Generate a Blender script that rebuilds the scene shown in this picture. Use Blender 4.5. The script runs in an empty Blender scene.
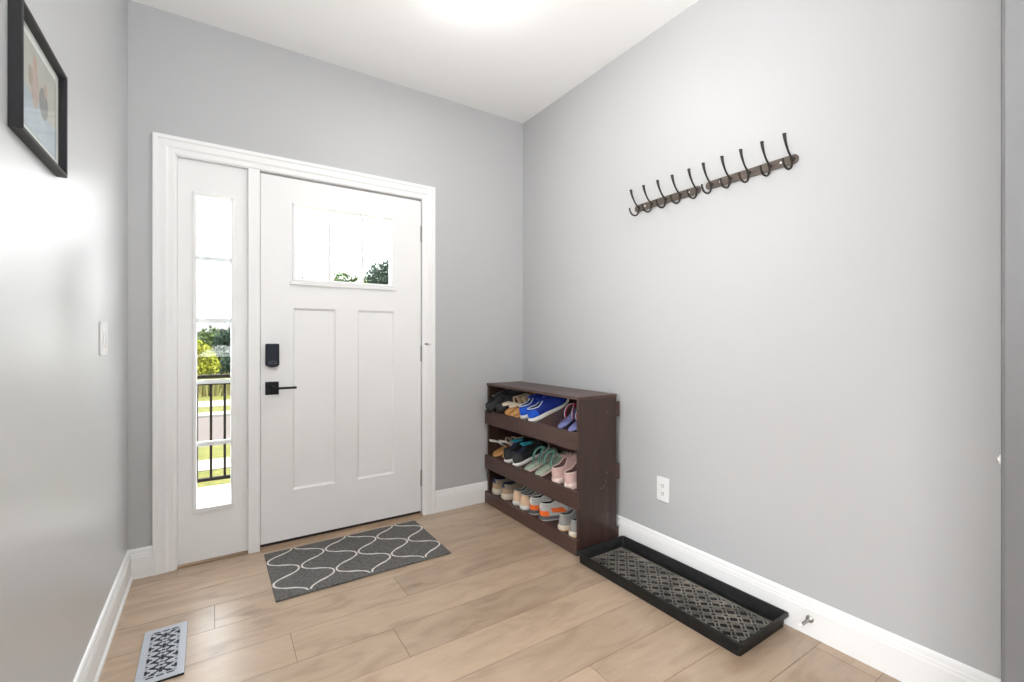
import bpy, bmesh, math, random
from mathutils import Vector, Matrix, Euler
R = math.radians
PI = math.pi
random.seed(7)
SC = bpy.context.scene
COL = SC.collection

# ------------------------------------------------------------------ camera
cam_d = bpy.data.cameras.new('camera')
cam_d.sensor_width = 36.0
cam_d.lens = 457.0 / 1024.0 * 36.0
cam_d.clip_start = 0.02
cam = bpy.data.objects.new('camera', cam_d)
COL.objects.link(cam)
cam.location = (0, 0, 1.12)
cam.rotation_euler = (R(90), 0, R(-33.1))
SC.camera = cam

# ------------------------------------------------------------------ world, sun, exposure
world = bpy.data.worlds.new('world')
SC.world = world
world.use_nodes = True
wn = world.node_tree.nodes
wl = world.node_tree.links
bg = wn['Background']
tc = wn.new('ShaderNodeTexCoord')
sx = wn.new('ShaderNodeSeparateXYZ')
rp = wn.new('ShaderNodeValToRGB')
rp.color_ramp.elements[0].position = 0.0
rp.color_ramp.elements[0].color = (0.94, 0.945, 0.95, 1)
rp.color_ramp.elements[1].position = 0.6
rp.color_ramp.elements[1].color = (0.88, 0.90, 0.94, 1)
wl.new(tc.outputs['Generated'], sx.inputs[0])
wl.new(sx.outputs['Z'], rp.inputs[0])
wl.new(rp.outputs[0], bg.inputs[0])
bg.inputs[1].default_value = 9.5

sun_d = bpy.data.lights.new('sun', 'SUN')
sun_d.energy = 21.0
sun_d.angle = R(1.5)
sun_d.color = (1.0, 0.95, 0.86)
sun = bpy.data.objects.new('sun', sun_d)
COL.objects.link(sun)
sun.rotation_euler = Vector((-0.66, 0.12, -0.74)).to_track_quat('-Z', 'Y').to_euler()

SC.view_settings.view_transform = 'Standard'
SC.view_settings.look = 'None'
SC.view_settings.gamma = 1.0
SC.view_settings.use_curve_mapping = False
SC.view_settings.exposure = 0.11


def area(name, loc, direction, sx_, sy_, power, color=(1, 1, 1), shape='RECTANGLE', parent=None):
    d = bpy.data.lights.new(name, 'AREA')
    d.shape = shape
    d.size = sx_
    if shape in ('RECTANGLE', 'ELLIPSE'):
        d.size_y = sy_
    d.energy = power
    d.color = color
    o = bpy.data.objects.new(name, d)
    COL.objects.link(o)
    o.location = loc
    o.rotation_euler = Vector(direction).to_track_quat('-Z', 'Y').to_euler()
    if parent:
        o.parent = parent
    return o


# added fill light inside the window of the unseen room behind the camera
area('window_fill', (-3.95, -1.3, 1.45), (1, 0.25, -0.05), 3.2, 2.0, 30, (0.95, 0.98, 1.0))
# added fixtureless fill aimed at the ceiling behind the viewer, like a bounced flash
area('bounce_fill', (0.40, -1.10, 1.0), (-0.03, 0.12, 1.0), 1.0, 1.0, 112, (0.94, 0.975, 1.0))
# ------------------------------------------------------------------ node helpers


def principled(name, color, rough=0.5, spec=0.5, metal=0.0, coat=0.0):
    m = bpy.data.materials.new(name)
    m.use_nodes = True
    b = m.node_tree.nodes['Principled BSDF']
    b.inputs['Base Color'].default_value = (*color, 1)
    b.inputs['Roughness'].default_value = rough
    b.inputs['Specular IOR Level'].default_value = spec
    b.inputs['Metallic'].default_value = metal
    b.inputs['Coat Weight'].default_value = coat
    return m


def mat(name, color, rough=0.5, spec=0.5, metal=0.0, coat=0.0, vary=0.06, scale=40.0, bump=0.0, bscale=200.0,
        color2=None, stretch=(1, 1, 1)):
    """principled with a noise that varies the colour a little and an optional bump"""
    m = principled(name, color, rough, spec, metal, coat)
    n = m.node_tree.nodes
    l = m.node_tree.links
    b = n['Principled BSDF']
    t = n.new('ShaderNodeTexCoord')
    mp = n.new('ShaderNodeMapping')
    mp.inputs['Scale'].default_value = stretch
    l.new(t.outputs['Object'], mp.inputs[0])
    nz = n.new('ShaderNodeTexNoise')
    nz.inputs['Scale'].default_value = scale
    nz.inputs['Detail'].default_value = 4
    l.new(mp.outputs[0], nz.inputs['Vector'])
    r = n.new('ShaderNodeValToRGB')
    c1 = color2 if color2 else tuple(c * (1 - vary) for c in color)
    c2 = color if color2 else tuple(min(1, c * (1 + vary)) for c in color)
    r.color_ramp.elements[0].position = 0.3
    r.color_ramp.elements[1].position = 0.7
    r.color_ramp.elements[0].color = (*c1, 1)
    r.color_ramp.elements[1].color = (*c2, 1)
    l.new(nz.outputs[0], r.inputs[0])
    l.new(r.outputs[0], b.inputs['Base Color'])
    if bump > 0:
        n2 = n.new('ShaderNodeTexNoise')
        n2.inputs['Scale'].default_value = bscale
        n2.inputs['Detail'].default_value = 3
        l.new(mp.outputs[0], n2.inputs['Vector'])
        bp = n.new('ShaderNodeBump')
        bp.inputs['Strength'].default_value = bump
        bp.inputs['Distance'].default_value = 0.002
        l.new(n2.outputs[0], bp.inputs['Height'])
        l.new(bp.outputs[0], b.inputs['Normal'])
    return m


M = {}
WALLC = (0.490, 0.494, 0.500)
M['wall'] = mat('wall_paint', WALLC, 0.45, 0.35, vary=0.008, scale=2, bump=0.05, bscale=160)
M['wall_satin_lit'] = mat('wall_paint_satin_lit', (0.54, 0.545, 0.55), 0.36, 1.0, coat=0.45, vary=0.008, scale=2, bump=0.015, bscale=60)  # satin paint, its colour lightened to stand in for light on this wall
M['wall_satin_lit'].node_tree.nodes['Principled BSDF'].inputs['Coat Roughness'].default_value = 0.42
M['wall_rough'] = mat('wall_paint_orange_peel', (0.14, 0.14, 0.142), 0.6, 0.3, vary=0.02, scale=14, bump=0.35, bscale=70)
M['ceil'] = mat('ceiling_paint', (0.92, 0.918, 0.912), 0.7, 0.2, vary=0.006, scale=3)
M['trim'] = mat('trim_paint', (0.86, 0.86, 0.858), 0.35, 0.4, vary=0.008, scale=6)
M['door'] = mat('door_paint', (0.845, 0.845, 0.842), 0.38, 0.4, vary=0.008, scale=5)
M['vinyl'] = mat('white_vinyl', (0.86, 0.86, 0.86), 0.35, 0.4, vary=0.005)
M['black'] = mat('black_hardware', (0.010, 0.011, 0.013), 0.5, 0.25, vary=0.1)
M['lockbody'] = mat('lock_dark_blue_black', (0.012, 0.016, 0.028), 0.5, 0.25, vary=0.08)
M['nickel'] = mat('satin_nickel', (0.42, 0.41, 0.39), 0.32, 0.5, metal=1.0, vary=0.05)
M['plastic'] = mat('white_plastic', (0.82, 0.82, 0.82), 0.3, 0.5, vary=0.004)
M['slot'] = mat('dark_slot', (0.05, 0.05, 0.05), 0.6)
M['thresh'] = mat('threshold_wood', (0.36, 0.245, 0.16), 0.5, 0.4, vary=0.2, scale=30, stretch=(0.2, 1, 1))
M['dark_gap'] = mat('door_gap_shade', (0.02, 0.015, 0.012), 0.7)


def glass_mat():
    m = bpy.data.materials.new('window_glass')
    m.use_nodes = True
    n = m.node_tree.nodes
    l = m.node_tree.links
    for x in list(n):
        n.remove(x)
    out = n.new('ShaderNodeOutputMaterial')
    tr = n.new('ShaderNodeBsdfTransparent')
    tr.inputs[0].default_value = (0.97, 0.985, 0.98, 1)
    gl = n.new('ShaderNodeBsdfGlossy')
    gl.inputs['Roughness'].default_value = 0.02
    fr = n.new('ShaderNodeFresnel')
    fr.inputs[0].default_value = 1.25
    mx = n.new('ShaderNodeMixShader')
    ge = n.new('ShaderNodeNewGeometry')
    ib = n.new('ShaderNodeMath')
    ib.operation = 'SUBTRACT'
    ib.inputs[0].default_value = 1.0
    l.new(ge.outputs['Backfacing'], ib.inputs[1])
    mu = n.new('ShaderNodeMath')
    mu.operation = 'MULTIPLY'
    l.new(fr.outputs[0], mu.inputs[0])
    l.new(ib.outputs[0], mu.inputs[1])
    l.new(mu.outputs[0], mx.inputs[0])
    l.new(tr.outputs[0], mx.inputs[1])
    l.new(gl.outputs[0], mx.inputs[2])
    l.new(mx.outputs[0], out.inputs[0])
    return m


M['glass'] = glass_mat()


def floor_mat():
    m = principled('plank_floor', (0.45, 0.33, 0.23), 0.33, 0.65)
    n = m.node_tree.nodes
    l = m.node_tree.links
    b = n['Principled BSDF']
    at = n.new('ShaderNodeAttribute')
    at.attribute_name = 'plank'
    t = n.new('ShaderNodeTexCoord')
    ad = n.new('ShaderNodeVectorMath')
    ad.operation = 'MULTIPLY_ADD'
    l.new(at.outputs['Color'], ad.inputs[0])
    ad.inputs[1].default_value = (37, 23, 11)
    l.new(t.outputs['Object'], ad.inputs[2])
    # broad cathedral grain
    mp = n.new('ShaderNodeMapping')
    mp.inputs['Scale'].default_value = (1.9, 5.5, 1)
    l.new(ad.outputs[0], mp.inputs[0])
    n1 = n.new('ShaderNodeTexNoise')
    n1.inputs['Scale'].default_value = 2.2
    n1.inputs['Detail'].default_value = 5
    n1.inputs['Distortion'].default_value = 0.9
    l.new(mp.outputs[0], n1.inputs['Vector'])
    mp2 = n.new('ShaderNodeMapping')
    mp2.inputs['Scale'].default_value = (4, 90, 1)
    l.new(ad.outputs[0], mp2.inputs[0])
    n2 = n.new('ShaderNodeTexNoise')
    n2.inputs['Scale'].default_value = 1.6
    n2.inputs['Detail'].default_value = 4
    l.new(mp2.outputs[0], n2.inputs['Vector'])
    r1 = n.new('ShaderNodeValToRGB')
    e = r1.color_ramp.elements
    e[0].position = 0.28
    e[0].color = (0.34, 0.24, 0.162, 1)
    e[1].position = 0.72
    e[1].color = (0.49, 0.37, 0.268, 1)
    x = r1.color_ramp.elements.new(0.47)
    x.color = (0.425, 0.315, 0.222, 1)
    l.new(n1.outputs[0], r1.inputs[0])
    r2 = n.new('ShaderNodeValToRGB')
    r2.color_ramp.elements[0].position = 0.3
    r2.color_ramp.elements[0].color = (0.955, 0.95, 0.945, 1)
    r2.color_ramp.elements[1].position = 0.65
    r2.color_ramp.elements[1].color = (1.04, 1.04, 1.04, 1)
    l.new(n2.outputs[0], r2.inputs[0])
    mx = n.new('ShaderNodeMix')
    mx.data_type = 'RGBA'
    mx.blend_type = 'MULTIPLY'
    mx.inputs[0].default_value = 1.0
    l.new(r1.outputs[0], mx.inputs[6])
    l.new(r2.outputs[0], mx.inputs[7])
    # each plank a little different
    sp = n.new('ShaderNodeSeparateColor')
    l.new(at.outputs['Color'], sp.inputs[0])
    mr = n.new('ShaderNodeMapRange')
    mr.inputs['To Min'].default_value = 0.90
    mr.inputs['To Max'].default_value = 1.09
    l.new(sp.outputs[0], mr.inputs['Value'])
    mx2 = n.new('ShaderNodeVectorMath')
    mx2.operation = 'SCALE'
    l.new(mx.outputs[2], mx2.inputs[0])
    l.new(mr.outputs[0], mx2.inputs['Scale'])
    # knots: sparse dark spots
    mp3 = n.new('ShaderNodeMapping')
    mp3.inputs['Scale'].default_value = (2.2, 5.0, 1)
    l.new(ad.outputs[0], mp3.inputs[0])
    vo = n.new('ShaderNodeTexVoronoi')
    vo.inputs['Scale'].default_value = 1.25
    l.new(mp3.outputs[0], vo.inputs['Vector'])
    r3 = n.new('ShaderNodeValToRGB')
    r3.color_ramp.elements[0].position = 0.02
    r3.color_ramp.elements[0].color = (0.62, 0.58, 0.55, 1)
    r3.color_ramp.elements[1].position = 0.14
    r3.color_ramp.elements[1].color = (1, 1, 1, 1)
    l.new(vo.outputs['Distance'], r3.inputs[0])
    mx3 = n.new('ShaderNodeMix')
    mx3.data_type = 'RGBA'
    mx3.blend_type = 'MULTIPLY'
    mx3.inputs[0].default_value = 0.8
    l.new(mx2.outputs[0], mx3.inputs[6])
    l.new(r3.outputs[0], mx3.inputs[7])
    l.new(mx3.outputs[2], b.inputs['Base Color'])
    bp = n.new('ShaderNodeBump')
    bp.inputs['Strength'].default_value = 0.12
    bp.inputs['Distance'].default_value = 0.001
    l.new(n2.outputs[0], bp.inputs['Height'])
    l.new(bp.outputs[0], b.inputs['Normal'])
    return m


M['floor'] = floor_mat()
M['seam'] = mat('plank_seam', (0.20, 0.14, 0.10), 0.7)

# ------------------------------------------------------------------ object helpers


def tag(o, label=None, cat=None, group=None, kind=None):
    if label:
        o['label'] = label
    if cat:
        o['category'] = cat
    if group:
        o['group'] = group
    if kind:
        o['kind'] = kind
    return o


def empty(name, loc=(0, 0, 0), rot=(0, 0, 0), label=None, cat=None, group=None, kind=None):
    o = bpy.data.objects.new(name, None)
    o.empty_display_size = 0.05
    COL.objects.link(o)
    o.location = loc
    o.rotation_euler = rot
    return tag(o, label, cat, group, kind)


def mesh_obj(name, bm, m, parent=None, smooth=False, bevel=0.0, sub=0, auto=None):
    me = bpy.data.meshes.new(name)
    bmesh.ops.recalc_face_normals(bm, faces=bm.faces)
    bm.to_mesh(me)
    bm.free()
    o = bpy.data.objects.new(name, me)
    COL.objects.link(o)
    ms = m if isinstance(m, (list, tuple)) else [m]
    for q in ms:
        me.materials.append(q)
    if smooth:
        for p in me.polygons:
            p.use_smooth = True
    if auto is not None:
        try:
            me.set_sharp_from_angle(angle=R(auto))
        except Exception:
            pass
    if bevel > 0:
        b = o.modifiers.new('bevel', 'BEVEL')
        b.width = bevel
        b.segments = 2
        b.limit_method = 'ANGLE'
        b.angle_limit = R(40)
    if sub:
        s = o.modifiers.new('sub', 'SUBSURF')
        s.levels = sub
        s.render_levels = sub
    if parent:
        o.parent = parent
    return o


def box(bm, x0, x1, y0, y1, z0, z1, mx=None, mi=0):
    vs = [bm.verts.new(p) for p in ((x0, y0, z0), (x1, y0, z0), (x1, y1, z0), (x0, y1, z0),
                                    (x0, y0, z1), (x1, y0, z1), (x1, y1, z1), (x0, y1, z1))]
    if mx is not None:
        for v in vs:
            v.co = mx @ v.co
    for f in ((0, 3, 2, 1), (4, 5, 6, 7), (0, 1, 5, 4), (1, 2, 6, 5), (2, 3, 7, 6), (3, 0, 4, 7)):
        bm.faces.new([vs[i] for i in f]).material_index = mi
    return vs


def boxes(name, lst, m, parent=None, bevel=0.0, **k):
    bm = bmesh.new()
    for b in lst:
        box(bm, *b)
    return mesh_obj(name, bm, m, parent, bevel=bevel, **k)


def tube(bm, pts, rad, seg=8, cap=True, flat=1.0):
    """round tube along points; rad a number or a list"""
    pts = [Vector(p) for p in pts]
    n = len(pts)
    rs = rad if isinstance(rad, (list, tuple)) else [rad] * n
    rings = []
    up = None
    for i, p in enumerate(pts):
        d = (pts[min(i + 1, n - 1)] - pts[max(i - 1, 0)]).normalized()
        if up is None:
            up = Vector((0, 0, 1)) if abs(d.z) < 0.9 else Vector((0, 1, 0))
        a = d.cross(up)
        if a.length < 1e-5:
            a = d.orthogonal()
        a.normalize()
        up = a.cross(d).normalized()
        ring = []
        for k in range(seg):
            t = 2 * PI * k / seg
            ring.append(bm.verts.new(p + (a * math.cos(t) + up * math.sin(t) * flat) * rs[i]))
        rings.append(ring)
    for i in range(n - 1):
        for k in range(seg):
            bm.faces.new((rings[i][k], rings[i][(k + 1) % seg], rings[i + 1][(k + 1) % seg], rings[i + 1][k]))
    if cap:
        bm.faces.new(rings[0][::-1])
        bm.faces.new(rings[-1])
    return rings


def smooth_path(pts, sub=5):
    P = [Vector(p) for p in pts]
    out = []
    for i in range(len(P) - 1):
        p0 = P[max(i - 1, 0)]
        p1 = P[i]
        p2 = P[i + 1]
        p3 = P[min(i + 2, len(P) - 1)]
        for k in range(sub):
            t = k / sub
            out.append(0.5 * ((2 * p1) + (p2 - p0) * t + (2 * p0 - 5 * p1 + 4 * p2 - p3) * t * t + (3 * p1 - p0 - 3 * p2 + p3) * t ** 3))
    out.append(P[-1])
    return out


def lathe(bm, prof, seg=24, axis='Z', o=(0, 0, 0)):
    """profile of (radius, height) turned about an axis through o"""
    o = Vector(o)
    rings = []
    for r, h in prof:
        ring = []
        for k in range(seg):
            t = 2 * PI * k / seg
            c, s = r * math.cos(t), r * math.sin(t)
            p = {'Z': (c, s, h), 'Y': (c, h, s), 'X': (h, c, s)}[axis]
            ring.append(bm.verts.new(o + Vector(p)))
        rings.append(ring)
    for i in range(len(rings) - 1):
        for k in range(seg):
            bm.faces.new((rings[i][k], rings[i][(k + 1) % seg], rings[i + 1][(k + 1) % seg], rings[i + 1][k]))
    bm.faces.new(rings[0][::-1])
    bm.faces.new(rings[-1])


def prism(bm, pts2d, fn, d0, d1):
    """polygon pts2d extruded from d0 to d1; fn(u, v, d) -> xyz"""
    a = [bm.verts.new(fn(u, v, d0)) for u, v in pts2d]
    b = [bm.verts.new(fn(u, v, d1)) for u, v in pts2d]
    n = len(a)
    for i in range(n):
        bm.faces.new((a[i], a[(i + 1) % n], b[(i + 1) % n], b[i]))
    bm.faces.new(a[::-1])
    bm.faces.new(b)


def copy_tree(o, parent=None):
    c = o.copy()
    COL.objects.link(c)
    if parent:
        c.parent = parent
    for ch in [x for x in bpy.data.objects if x.parent == o]:
        copy_tree(ch, c)
    return c


# ------------------------------------------------------------------ room numbers
FW = 2.778      # face of the front wall
RW = 1.908      # face of the right wall
LW = -0.340     # face of the left wall
CZ = 2.722      # ceiling
TH = 0.16

# ------------------------------------------------------------------ the setting
# floor of separate planks in rows that run along the front wall
bm = bmesh.new()
lay = bm.loops.layers.float_color.new('plank')
box(bm, -4.1, RW + 0.1, -4.1, FW + 0.06, -0.12, -0.004)
for f in bm.faces:
    f.material_index = 1
PW = 0.1895
known = {-2: -0.5, -1: -0.5, 0: 0.002, 1: 0.714, 2: 0.244, 3: 0.584, 4: -0.35, 5: -0.50, 6: 1.086, 7: 0.1, 8: 1.843}
PL = 2.15
y_top = 2.312
rows = list(range(-3, 34))
for r in rows:
    ya = y_top - r * PW
    yb = ya - PW
    if ya > FW + 0.06:
        ya = FW + 0.06
    if yb > FW + 0.05:
        continue
    if yb < -4.05:
        break
    x0 = known.get(r, random.uniform(-0.6, 0.8)) - 3 * PL
    while x0 < RW + 0.1:
        a, b_ = max(x0, -4.1), min(x0 + PL, RW + 0.09)
        x0 += PL
        if b_ - a < 0.01:
            continue
        g, hh = 0.0007, 0.004
        q = [(a, yb), (b_, yb), (b_, ya), (a, ya)]
        top = [bm.verts.new((x + (g if x == a else -g), y + (g if y == yb else -g), 0)) for x, y in q]
        bot = [bm.verts.new((x, y, -0.004)) for x, y in q]
        rc = (random.random(), random.random(), random.random(), 1)
        fs = [bm.faces.new(top)]
        for i in range(4):
            fs.append(bm.faces.new((bot[i], bot[(i + 1) % 4], top[(i + 1) % 4], top[i])))
        for i, f in enumerate(fs):
            f.material_index = 0 if i == 0 else 1
            for lp in f.loops:
                lp[lay] = rc
floor = mesh_obj('floor', bm, [M['floor'], M['seam']])
tag(floor, 'light brown wood plank floor of the entry', 'floor', kind='structure')

# front wall with the opening of the door and sidelight unit
OX0, OX1, OZ1 = -0.180, 1.140, 2.055
w = boxes('wall_front', [(-0.5, OX0, FW, FW + TH, -0.12, 2.9), (OX1, RW + TH, FW, FW + TH, -0.12, 2.9),
                         (OX0, OX1, FW, FW + TH, OZ1, 2.9)], M['wall'])
tag(w, 'light grey wall around the white front door', 'wall', kind='structure')
w = boxes('wall_right', [(RW, RW + TH, 0.25, FW, -0.12, 2.9)], M['wall'])
tag(w, 'light grey wall with the coat hooks and outlet', 'wall', kind='structure')
w = boxes('wall_left', [(LW - 0.12, LW, 1.0, FW, -0.12, 2.9)], M['wall_satin_lit'])
tag(w, 'shiny pale grey wall with the picture frame', 'wall', kind='structure')
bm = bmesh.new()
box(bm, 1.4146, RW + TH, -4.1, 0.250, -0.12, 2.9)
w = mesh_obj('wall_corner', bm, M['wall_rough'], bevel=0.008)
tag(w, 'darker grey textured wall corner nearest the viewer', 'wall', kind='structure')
w = boxes('wall_back', [(-4.1, 1.44, -4.2, -4.1, -0.12, 2.9)], M['wall'])
tag(w, 'grey wall of the room behind the viewer', 'wall', kind='structure')
w = boxes('wall_hall', [(-4.1, LW - 0.12, 1.0, 1.12, -0.12, 2.9)], M['wall'])
tag(w, 'grey wall of the living room beside the entry', 'wall', kind='structure')
w = boxes('wall_side', [(-4.2, -4.1, -4.1, -2.95, -0.12, 2.9), (-4.2, -4.1, 0.35, 1.12, -0.12, 2.9),
                        (-4.2, -4.1, -2.95, 0.35, -0.12, 0.42), (-4.2, -4.1, -2.95, 0.35, 2.48, 2.9)], M['wall'])
tag(w, 'grey living room wall with a wide window', 'wall', kind='structure')
w = boxes('ceiling', [(-4.2, RW + TH, -4.2, FW + TH, CZ, CZ + 0.18)], M['ceil'])
tag(w, 'plain white ceiling', 'ceiling', kind='structure')


def base_profile():
    return [(0, 0), (0.0145, 0), (0.0145, 0.100), (0.0125, 0.106), (0.0125, 0.112), (0.0095, 0.118), (0.0085, 0.130), (0.006, 0.136), (0.0, 0.140)]


def baseboard(name, fn, d0, d1, label):
    bm = bmesh.new()
    prism(bm, base_profile(), fn, d0, d1)
    o = mesh_obj(name, bm, M['trim'])
    tag(o, label, 'baseboard', kind='structure')


baseboard('baseboard_right', lambda u, v, d: (RW - u, d, v), 0.25, FW, 'white baseboard along the wall with the coat hooks')
baseboard('baseboard_front', lambda u, v, d: (d, FW - u, v), 1.209, RW - 0.0145, 'white baseboard between the front door and the shoe rack')
baseboard('baseboard_corner', lambda u, v, d: (d, FW - u, v), LW, -0.246, 'short white baseboard beside the sidelight')
# left one is a bit thicker, with a shoe strip
bm = bmesh.new()
prism(bm, [(0, 0), (0.021, 0), (0.021, 0.014), (0.0145, 0.022)] + base_profile()[2:], lambda u, v, d: (LW + u, d, v), 1.0, FW)
o = mesh_obj('baseboard_left', bm, M['trim'])
tag(o, 'white baseboard along the shiny wall with the picture frame', 'baseboard', kind='structure')

# door casing (trim)
CX0, CX1, CT = -0.246, 1.205, 2.118
CW = 0.086


def casing_poly():
    return [(0, 0), (0.018, 0), (0.018, 0.016), (0.013, 0.022), (0.015, 0.050), (0.0095, 0.060), (0.0095, 0.080), (0.006, CW), (0, CW)]


bm = bmesh.new()
prism(bm, casing_poly(), lambda u, v, d: (CX0 + v, FW - u, d), 0, CT - CW * 0 - 0.0005)
prism(bm, casing_poly(), lambda u, v, d: (CX1 - v, FW - u, d), 0, CT - 0.0005)
prism(bm, casing_poly(), lambda u, v, d: (d, FW - u + 0.0004, CT - v), CX0, CX1)
o = mesh_obj('trim_1', bm, M['trim'])
tag(o, 'white moulded casing framing the front door and sidelight', 'door casing', kind='structure')

# jambs, mullion and threshold (trim_2, trim_3)
bm = bmesh.new()
box(bm, OX0, -0.152, FW - 0.002, FW + 0.14, 0, OZ1)
box(bm, 1.121, OX1, FW - 0.002, FW + 0.14, 0, OZ1)
box(bm, -0.152, 1.121, FW - 0.002, FW + 0.14, 2.030, OZ1)
box(bm, 0.150, 0.204, FW - 0.010, FW + 0.14, 0.0, 2.030)
# stops behind the slab
box(bm, 0.204, 0.216, FW + 0.062, FW + 0.14, 0.02, 2.03)
box(bm, 1.109, 1.121, FW + 0.062, FW + 0.14, 0.02, 2.03)
box(bm, 0.204, 1.121, FW + 0.062, FW + 0.14, 2.018, 2.03)
o = mesh_obj('trim_2', bm, M['trim'], bevel=0.002)
tag(o, 'white jambs and mullion of the front door frame', 'door frame', kind='structure')
bm = bmesh.new()
box(bm, -0.152, 1.121, FW - 0.004, FW + 0.14, 0.0, 0.0095)
prism(bm, [(0, 0), (0.030, 0), (0.024, 0.007), (0, 0.0105)], lambda u, v, d: (d, FW - 0.003 - u, v), 0.206, 1.119)
o = mesh_obj('trim_3', bm, M['thresh'], bevel=0.0015)
tag(o, 'brown wooden threshold strip under the front door', 'threshold', kind='structure')

# ------------------------------------------------------------------ front door
D0, D1, DZ0, DZ1 = 0.2085, 1.1165, 0.026, 2.021
DY = FW + 0.012
DT = 0.045
door = empty('door_1', (0, 0, 0), label='white craftsman front door with three small panes and a black lever', cat='front door', kind='structure')
PAN = [(0.366, 0.595, 0.293, 1.303), (0.717, 0.942, 0.293, 1.303)]
LIT = [(0.381, 0.548), (0.5665, 0.735), (0.753, 0.922)]
LZ0, LZ1 = 1.468, 1.876
# slab as a grid with holes (for panes) and recessed cells (for panels)
xs = sorted({D0, D1} | {p[0] for p in PAN} | {p[1] for p in PAN} | {l[0] for l in LIT} | {l[1] for l in LIT})
zs = sorted({DZ0, DZ1, 0.293, 1.303, LZ0, LZ1})


def in_cells(xc, zc):
    for p in PAN:
        if p[0] < xc < p[1] and p[2] < zc < p[3]:
            return 'panel'
    for l in LIT:
        if l[0] < xc < l[1] and LZ0 < zc < LZ1:
            return 'lite'
    return None


bm = bmesh.new()
for i in range(len(xs) - 1):
    for j in range(len(zs) - 1):
        if in_cells((xs[i] + xs[i + 1]) / 2, (zs[j] + zs[j + 1]) / 2) is None:
            box(bm, xs[i], xs[i + 1], DY, DY + DT, zs[j], zs[j + 1])
bmesh.ops.remove_doubles(bm, verts=bm.verts, dist=1e-5)
# drop inner faces that two cells share
dup = {}
for f in bm.faces:
    dup.setdefault(tuple(sorted(v.index for v in f.verts)), []).append(f)
bm.verts.index_update()
dup = {}
for f in bm.faces:
    dup.setdefault(tuple(sorted(v.index for v in f.verts)), []).append(f)
kill = [f for fs in dup.values() if len(fs) > 1 for f in fs]
bmesh.ops.delete(bm, geom=kill, context='FACES')
mesh_obj('door_slab', bm, M['door'], door)
for p in PAN:
    bm = bmesh.new()
    a, b_, c, d = p
    e = 0.011
    # sloping sticking and the flat panel
    v0 = [bm.verts.new(q) for q in ((a, DY + 0.0005, c), (b_, DY + 0.0005, c), (b_, DY + 0.0005, d), (a, DY + 0.0005, d))]
    v1 = [bm.verts.new(q) for q in ((a + e, DY + 0.009, c + e), (b_ - e, DY + 0.009, c + e), (b_ - e, DY + 0.009, d - e), (a + e, DY + 0.009, d - e))]
    v2 = [bm.verts.new((v.co.x, DY + DT - 0.002, v.co.z)) for v in v0]
    for i in range(4):
        bm.faces.new((v0[i], v0[(i + 1) % 4], v1[(i + 1) % 4], v1[i]))
        bm.faces.new((v0[i], v2[i], v2[(i + 1) % 4], v0[(i + 1) % 4]))
    bm.faces.new(v1)
    bm.faces.new(v2[::-1])
    mesh_obj('door_panel', bm, M['door'], door)
# raised frame around the three panes with sill ledge
bm = bmesh.new()
fe = 0.016
box(bm, LIT[0][0] - fe, LIT[2][1] + fe, DY - 0.008, DY + 0.003, LZ1, LZ1 + fe)
box(bm, LIT[0][0] - fe, LIT[2][1] + fe, DY - 0.008, DY + 0.003, LZ0 - fe, LZ0)
for x in (LIT[0][0] - fe, LIT[2][1]):
    box(bm, x, x + fe, DY - 0.008, DY + 0.003, LZ0, LZ1)
for i in (0, 1):
    box(bm, LIT[i][1], LIT[i + 1][0], DY - 0.008, DY + 0.003, LZ0, LZ1)
mesh_obj('lite_frame', bm, M['vinyl'], door, bevel=0.003)
boxes('sill_ledge', [(0.352, 0.956, DY - 0.010, DY + 0.002, 1.432, LZ0 - fe)], M['door'], door, bevel=0.003)
for l in LIT:
    boxes('glass_pane', [(l[0] - 0.001, l[1] + 0.001, DY + 0.020, DY + 0.026, LZ0 - 0.001, LZ1 + 0.001)], M['glass'], door)
boxes('door_gap_shade', [(D0 + 0.002, D1 - 0.002, DY + 0.006, DY + DT - 0.004, 0.010, DZ0 + 0.001)], M['dark_gap'], door)  # dark strip stands in for the shade in the gap under the slab
# smart lock
bm = bmesh.new()
n = 8
xa, xb, za, zb = 0.231, 0.297, 0.977, 1.105
pts = [(xa, zb - 0.004), (xa + 0.004, zb), (xb - 0.004, zb), (xb, zb - 0.004), (xb, za + 0.014)]
for k in range(1, n):
    t = k / n
    pts.append((xb - (xb - xa) * t, za + 0.014 - 0.014 * math.sin(PI * t) ** 0.6))
pts.append((xa, za + 0.014))
prism(bm, pts, lambda u, v, d: (u, DY - d, v), 0.0, 0.026)
lock = mesh_obj('deadbolt_lock', bm, M['lockbody'], door, bevel=0.003)
bm = bmesh.new()
arc = [(0.264 + 0.020 * math.cos(t), DY - 0.0265, 0.999 + 0.012 * math.sin(t)) for t in [PI * (0.1 + 0.8 * k / 10) for k in range(11)]]
tube(bm, arc, 0.0013, 6)
tube(bm, [(0.246, DY - 0.0265, 0.9985), (0.285, DY - 0.0265, 0.9985)], 0.0012, 6)
mesh_obj('lock_emblem', bm, mat('lock_emblem', (0.12, 0.13, 0.16), 0.3), lock)
bm = bmesh.new()
box(bm, 0.231, 0.296, DY - 0.009, DY, 0.829, 0.899)
ros = mesh_obj('handle_rosette', bm, M['black'], door, bevel=0.002)
bm = bmesh.new()
lathe(bm, [(0.012, -0.008), (0.012, -0.045), (0.010, -0.050)], 16, 'Y', (0.264, DY, 0.866))
box(bm, 0.256, 0.378, DY - 0.060, DY - 0.047, 0.860, 0.872)
mesh_obj('lever_handle', bm, M['black'], door, bevel=0.0015)
bm = bmesh.new()
lathe(bm, [(0.0075, 0.0), (0.0075, 0.004), (0.003, 0.006)], 12, 'X', (0.2015, DY + 0.012, 0.866))
mesh_obj('latch_bolt', bm, M['black'], door)
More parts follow.
